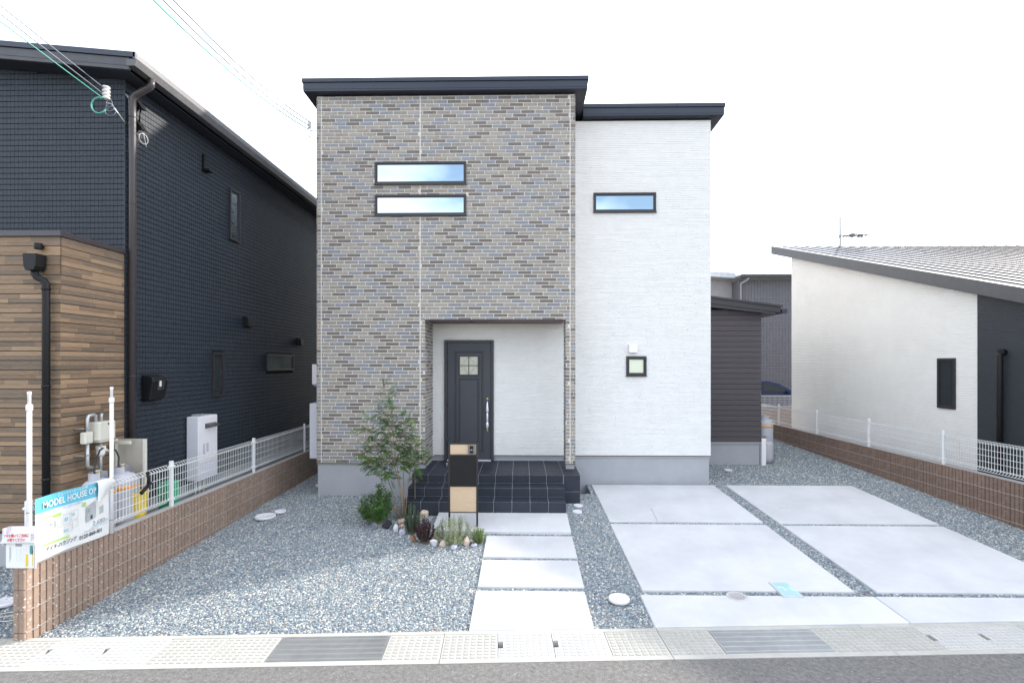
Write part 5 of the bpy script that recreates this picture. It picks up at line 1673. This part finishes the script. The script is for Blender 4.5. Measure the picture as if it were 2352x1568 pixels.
K = .92
CR = dict(grey=((.13, .14, .17), (.22, .23, .26)), white=((.70, .70, .72), (.55, .55, .60)), black=((.012, .012, .016), (.03, .03, .036)),
          brown=((.34, .24, .19), (.52, .42, .35)), pink=((.48, .33, .27), (.60, .46, .40)), cream=((.62, .50, .36), (.74, .63, .50)), bluew=((.38, .40, .50), (.62, .63, .70)),
          orange=((.40, .20, .09), (.16, .08, .05)), marb=((.10, .10, .10), (.62, .60, .56)), ptan=((.58, .44, .35), (.68, .56, .48)))
RK = [(-2.176, 8.06, .125, .125, 'grey', "dark grey rock at the far left end of the bed"),
      (-2.118, 8.60, .13, .12, 'marb', "mottled black and white rock right of the nandina bush"),
      (-2.088, 8.86, .10, .10, 'pink', "small dull pink rock behind the mottled rock"),
      (-2.005, 8.14, .175, .145, 'black', "big black rock left of the white stone"),
      (-1.925, 8.06, .065, .085, 'grey', "tiny grey rock between the black and the white rock"),
      (-1.814, 8.27, .19, .14, 'brown', "large pinkish brown rock at the tree foot"),
      (-1.841, 8.01, .115, .125, 'white', "upright white rock in front of the tree foot"),
      (-1.771, 8.11, .085, .095, 'pink', "small salmon pink rock right of the upright white one"),
      (-1.715, 7.85, .12, .105, 'bluew', "pale bluish rock left of the grey green shrub"),
      (-1.525, 8.62, .21, .16, 'cream', "largest cream yellow rock beside the steps"),
      (-1.575, 8.42, .11, .12, 'ptan', "tan rock in front of the large cream rock"),
      (-1.526, 8.09, .07, .085, 'white', "small white rock behind the purple shrub"),
      (-1.491, 7.60, .14, .115, 'orange', "orange brown rock left of the purple shrub"),
      (-1.174, 7.68, .12, .125, 'brown', "brown rock right of the purple shrub"),
      (-1.193, 7.39, .155, .125, 'white', "big bright white rock at the front of the bed"),
      (-1.070, 7.44, .115, .09, 'ptan', "flat tan rock right of the big white rock"),
      (-.903, 7.35, .14, .065, 'bluew', "flat pale rock under the silver shrub"),
      (-.747, 7.47, .135, .145, 'ptan', "pointed pinkish rock between silver and yellow green shrubs"),
      (-.628, 7.42, .125, .062, 'bluew', "flat pale rock at the right end of the bed")]
for i, (x, y, w, h, c, lab) in enumerate(RK):
    rock(x, y * K, w, h, *CR[c], lab, 100 + i, yaw=random.Random(i).uniform(0, 3))
rock(-.80, 7.72 * K, .13, .05, *CR['black'], "flat black rock behind the silver shrub", 140)
rock(-1.66, 8.72 * K, .15, .12, *CR['black'], "dark rock in the shade of the steps by the tree", 141)


def leaf(mb, p, d, L, w, nrm, mi, fold=.25):
    d = d.normalized(); s = d.cross(nrm)
    if s.length < 1e-3: s = d.cross(Vector((1, 0, 0)))
    s.normalize(); u = s.cross(d).normalized()
    b = len(mb.v)
    m1 = p + d * (L * .45)
    mb.v += [tuple(p), tuple(m1 + s * w * .5 + u * w * fold), tuple(p + d * L), tuple(m1 - s * w * .5 + u * w * fold)]
    mb.face((b, b + 1, b + 2), mi); mb.face((b, b + 2, b + 3), mi)


rt_ = random.Random(77)
def rv(a=1.0): return Vector((rt_.uniform(-a, a), rt_.uniform(-a, a), rt_.uniform(-a, a)))


# the young multi-stem tree
tx, ty = -1.84, 8.50 * K
tz = gz(tx, ty) - .03
tree = thing("ash_tree", "young multi stemmed tree with feathery leaves before the brick wall", "tree", (tx, ty, tz))
tr_ = MB(); fo_ = MB()
stems = [[(0, 0, 0), (-.06, .02, .5), (-.18, 0, 1.0), (-.25, .02, 1.55), (-.31, 0, 2.08)],
         [(.0, 0, 0), (-.02, -.03, .45), (-.10, -.05, .9), (-.16, -.03, 1.35), (-.20, 0, 1.72)],
         [(.02, .02, 0), (.0, .03, .5), (-.02, .04, .95), (.02, .02, 1.35), (.0, .0, 1.58)],
         [(-.03, 0, 0), (-.14, .02, .35), (-.30, .04, .75), (-.46, .06, 1.15), (-.60, .06, 1.50)],
         [(.03, -.02, 0), (.06, 0, .45), (.10, .03, .8), (.16, .02, 1.05), (.21, 0, 1.18)],
         [(-.04, .02, 0), (-.20, .0, .30), (-.32, -.05, .60), (-.44, -.08, .85), (-.56, -.06, 1.05)],
         [(.12, .30, .02), (.125, .28, .4), (.12, .25, .70), (.15, .2, .85), (.20, .16, .92)]]


def compound(p, d, L, n, mi):
    d = d.normalized(); pts = []
    q = p.copy()
    for i in range(n):
        t_ = (i + 1) / n
        d2 = (d + Vector((0, 0, -.55 * t_))).normalized()
        q = q + d2 * (L / n); pts.append((q.copy(), d2))
    fo_.ptube([tuple(p), tuple(pts[n // 2][0]), tuple(pts[-1][0])], .0012, 3, 3, cap=False)
    for i, (q, d2) in enumerate(pts):
        s = d2.cross(Vector((0, 0, 1)))
        if s.length < 1e-3: s = Vector((1, 0, 0))
        s.normalize()
        LL = L * .34 * (1 - .35 * abs(i / n - .4))
        for sg in (-1, 1):
            leaf(fo_, q, (s * sg + d2 * .55 + Vector((0, 0, -.12)) + rv(.12)), LL, LL * .46, Vector((0, 0, 1)) + rv(.3), mi)
    leaf(fo_, pts[-1][0], pts[-1][1] + rv(.1), L * .3, L * .12, Vector((0, 0, 1)), mi)


for si, stp in enumerate(stems):
    P = [Vector((tx, ty, tz)) + Vector(p) for p in stp]
    for q in P[1:-1]: q += rv(.008)
    r0 = .0105 if si < 4 else .007
    tr_.ptube([tuple(p) for p in P], [r0, r0 * .85, r0 * .65, r0 * .4, r0 * .15], 7)
    total = 33 if si < 4 else (30 if si < 6 else 8)
    for k in range(total):
        t_ = .40 + .60 * (k + rt_.random()) / total
        if si == 5: t_ = .5 + .5 * (k + rt_.random()) / total
        s_ = t_ * (len(P) - 1); i = min(int(s_), len(P) - 2); p = P[i].lerp(P[i + 1], s_ - i)
        a = rt_.uniform(0, 6.283)
        out = Vector((math.cos(a), math.sin(a) * .7, rt_.uniform(.15, .8))).normalized()
        if t_ > .95: out = Vector((rt_.uniform(-.4, .4), 0, 1)).normalized()
        Lt = rt_.uniform(.05, .18) * (1.2 - .65 * t_) + .02
        e = p + out * Lt
        tr_.tube(tuple(p), tuple(e), .0028, .0012, n=4, cap=False)
        yo = 2 if (rt_.random() < .10 or (t_ > .9 and rt_.random() < .45)) else 0
        for m in range(rt_.choice((2, 3, 3))):
            dd = (out + rv(.8) + Vector((0, 0, .05))).normalized()
            compound(p.lerp(e, rt_.uniform(.4, 1)), dd, rt_.uniform(.10, .175), 6, 1 if yo else 0)
tr_.build("trunk", M_bark, tree)
fo_.build("foliage", [L_tree, L_tree2, L_tree2, M_bark], tree, kind='stuff')


def shrub(name, label, x, y, h, w, nst, per, LL, lw, mats, seed, up=.5, tilt=.6, base=.15, cluster=1, bend=.25):
    rs = random.Random(seed)
    z0 = gz(x, y) - .03
    t = thing(name, label, "shrub", (x, y, z0), group=None)
    tr = MB(); fo = MB()
    for s in range(nst):
        a = rs.uniform(0, 6.283); rr = math.sqrt(rs.random())
        top = Vector((x + math.cos(a) * rr * w / 2, y + math.sin(a) * rr * w / 2 * .85, z0 + h * (1 - .45 * rr * rr) * rs.uniform(.72, 1.05)))
        b = Vector((x + math.cos(a) * rr * w * .10, y + math.sin(a) * rr * w * .10, z0))
        mid = b.lerp(top, .5) + Vector((math.cos(a), math.sin(a), -.2)) * w * bend * rr * .5
        pts = []
        for i in range(7):
            u = i / 6
            pts.append(b * (1 - u) ** 2 + mid * (2 * u * (1 - u)) + top * u * u)
        tr.ptube([tuple(p) for p in pts], [.0028 * (1 - .7 * i / 6) for i in range(7)], 4, cap=False)
        for k in range(per):
            u = base + (1 - base) * (k + rs.random()) / per
            q = min(int(u * 6), 5); p = pts[q].lerp(pts[q + 1], u * 6 - q); ax = (pts[q + 1] - pts[q]).normalized()
            for c in range(cluster):
                b_ = rs.uniform(0, 6.283)
                o1 = ax.orthogonal().normalized(); o2 = ax.cross(o1)
                side = o1 * math.cos(b_) + o2 * math.sin(b_)
                d = (side * tilt + ax * up + Vector((rs.uniform(-.15, .15), rs.uniform(-.15, .15), rs.uniform(-.15, .15)))).normalized()
                leaf(fo, p, d, LL * rs.uniform(.7, 1.15), lw * rs.uniform(.8, 1.1), ax + Vector((rs.uniform(-.3, .3),) * 3), 0 if rs.random() < .8 or len(mats) == 1 else 1)
    tr.build("stem", M_bark, t)
    fo.build("foliage", mats, t, kind='stuff')
    return t


shrub("nandina_shrub", "bushy bright green nandina at the left end of the planting bed", -2.20, 8.33 * K, .60, .54, 34, 20, .075, .019, [L_nand, L_tree2], 41, up=.35, tilt=1.0, base=.28, cluster=3)
shrub("rosemary_shrub", "upright grey green needle leaved shrub behind the purple shrub", -1.577, 7.88 * K, .46, .26, 44, 50, .032, .007, [L_ros], 42, up=.8, tilt=.8, base=.12, cluster=2)
shrub("purple_shrub", "small dark purple leaved shrub between orange and white rocks", -1.322, 7.53 * K, .37, .29, 34, 24, .038, .014, [L_purp], 43, up=.7, tilt=.8, base=.1, cluster=2)
shrub("silver_shrub", "spiky silver variegated shrub at the foot of the mailbox post", -.933, 7.56 * K, .42, .52, 40, 40, .032, .011, [L_silv, L_yel], 44, up=.5, tilt=1.0, base=.08, cluster=2, bend=.9)
shrub("needle_shrub", "small yellow green needle shrub at the right end of the bed", -.593, 7.55 * K, .23, .25, 46, 24, .034, .0055, [L_yel, L_ros], 45, up=.9, tilt=.6, base=.05, cluster=2)
shrub("needle_shrub", "small dark green sprig at the foot of the upright needle shrub", -1.50, 8.0 * K, .17, .12, 12, 22, .022, .004, [L_ros, L_nand], 46, up=.8, tilt=.7, base=.05, cluster=2)
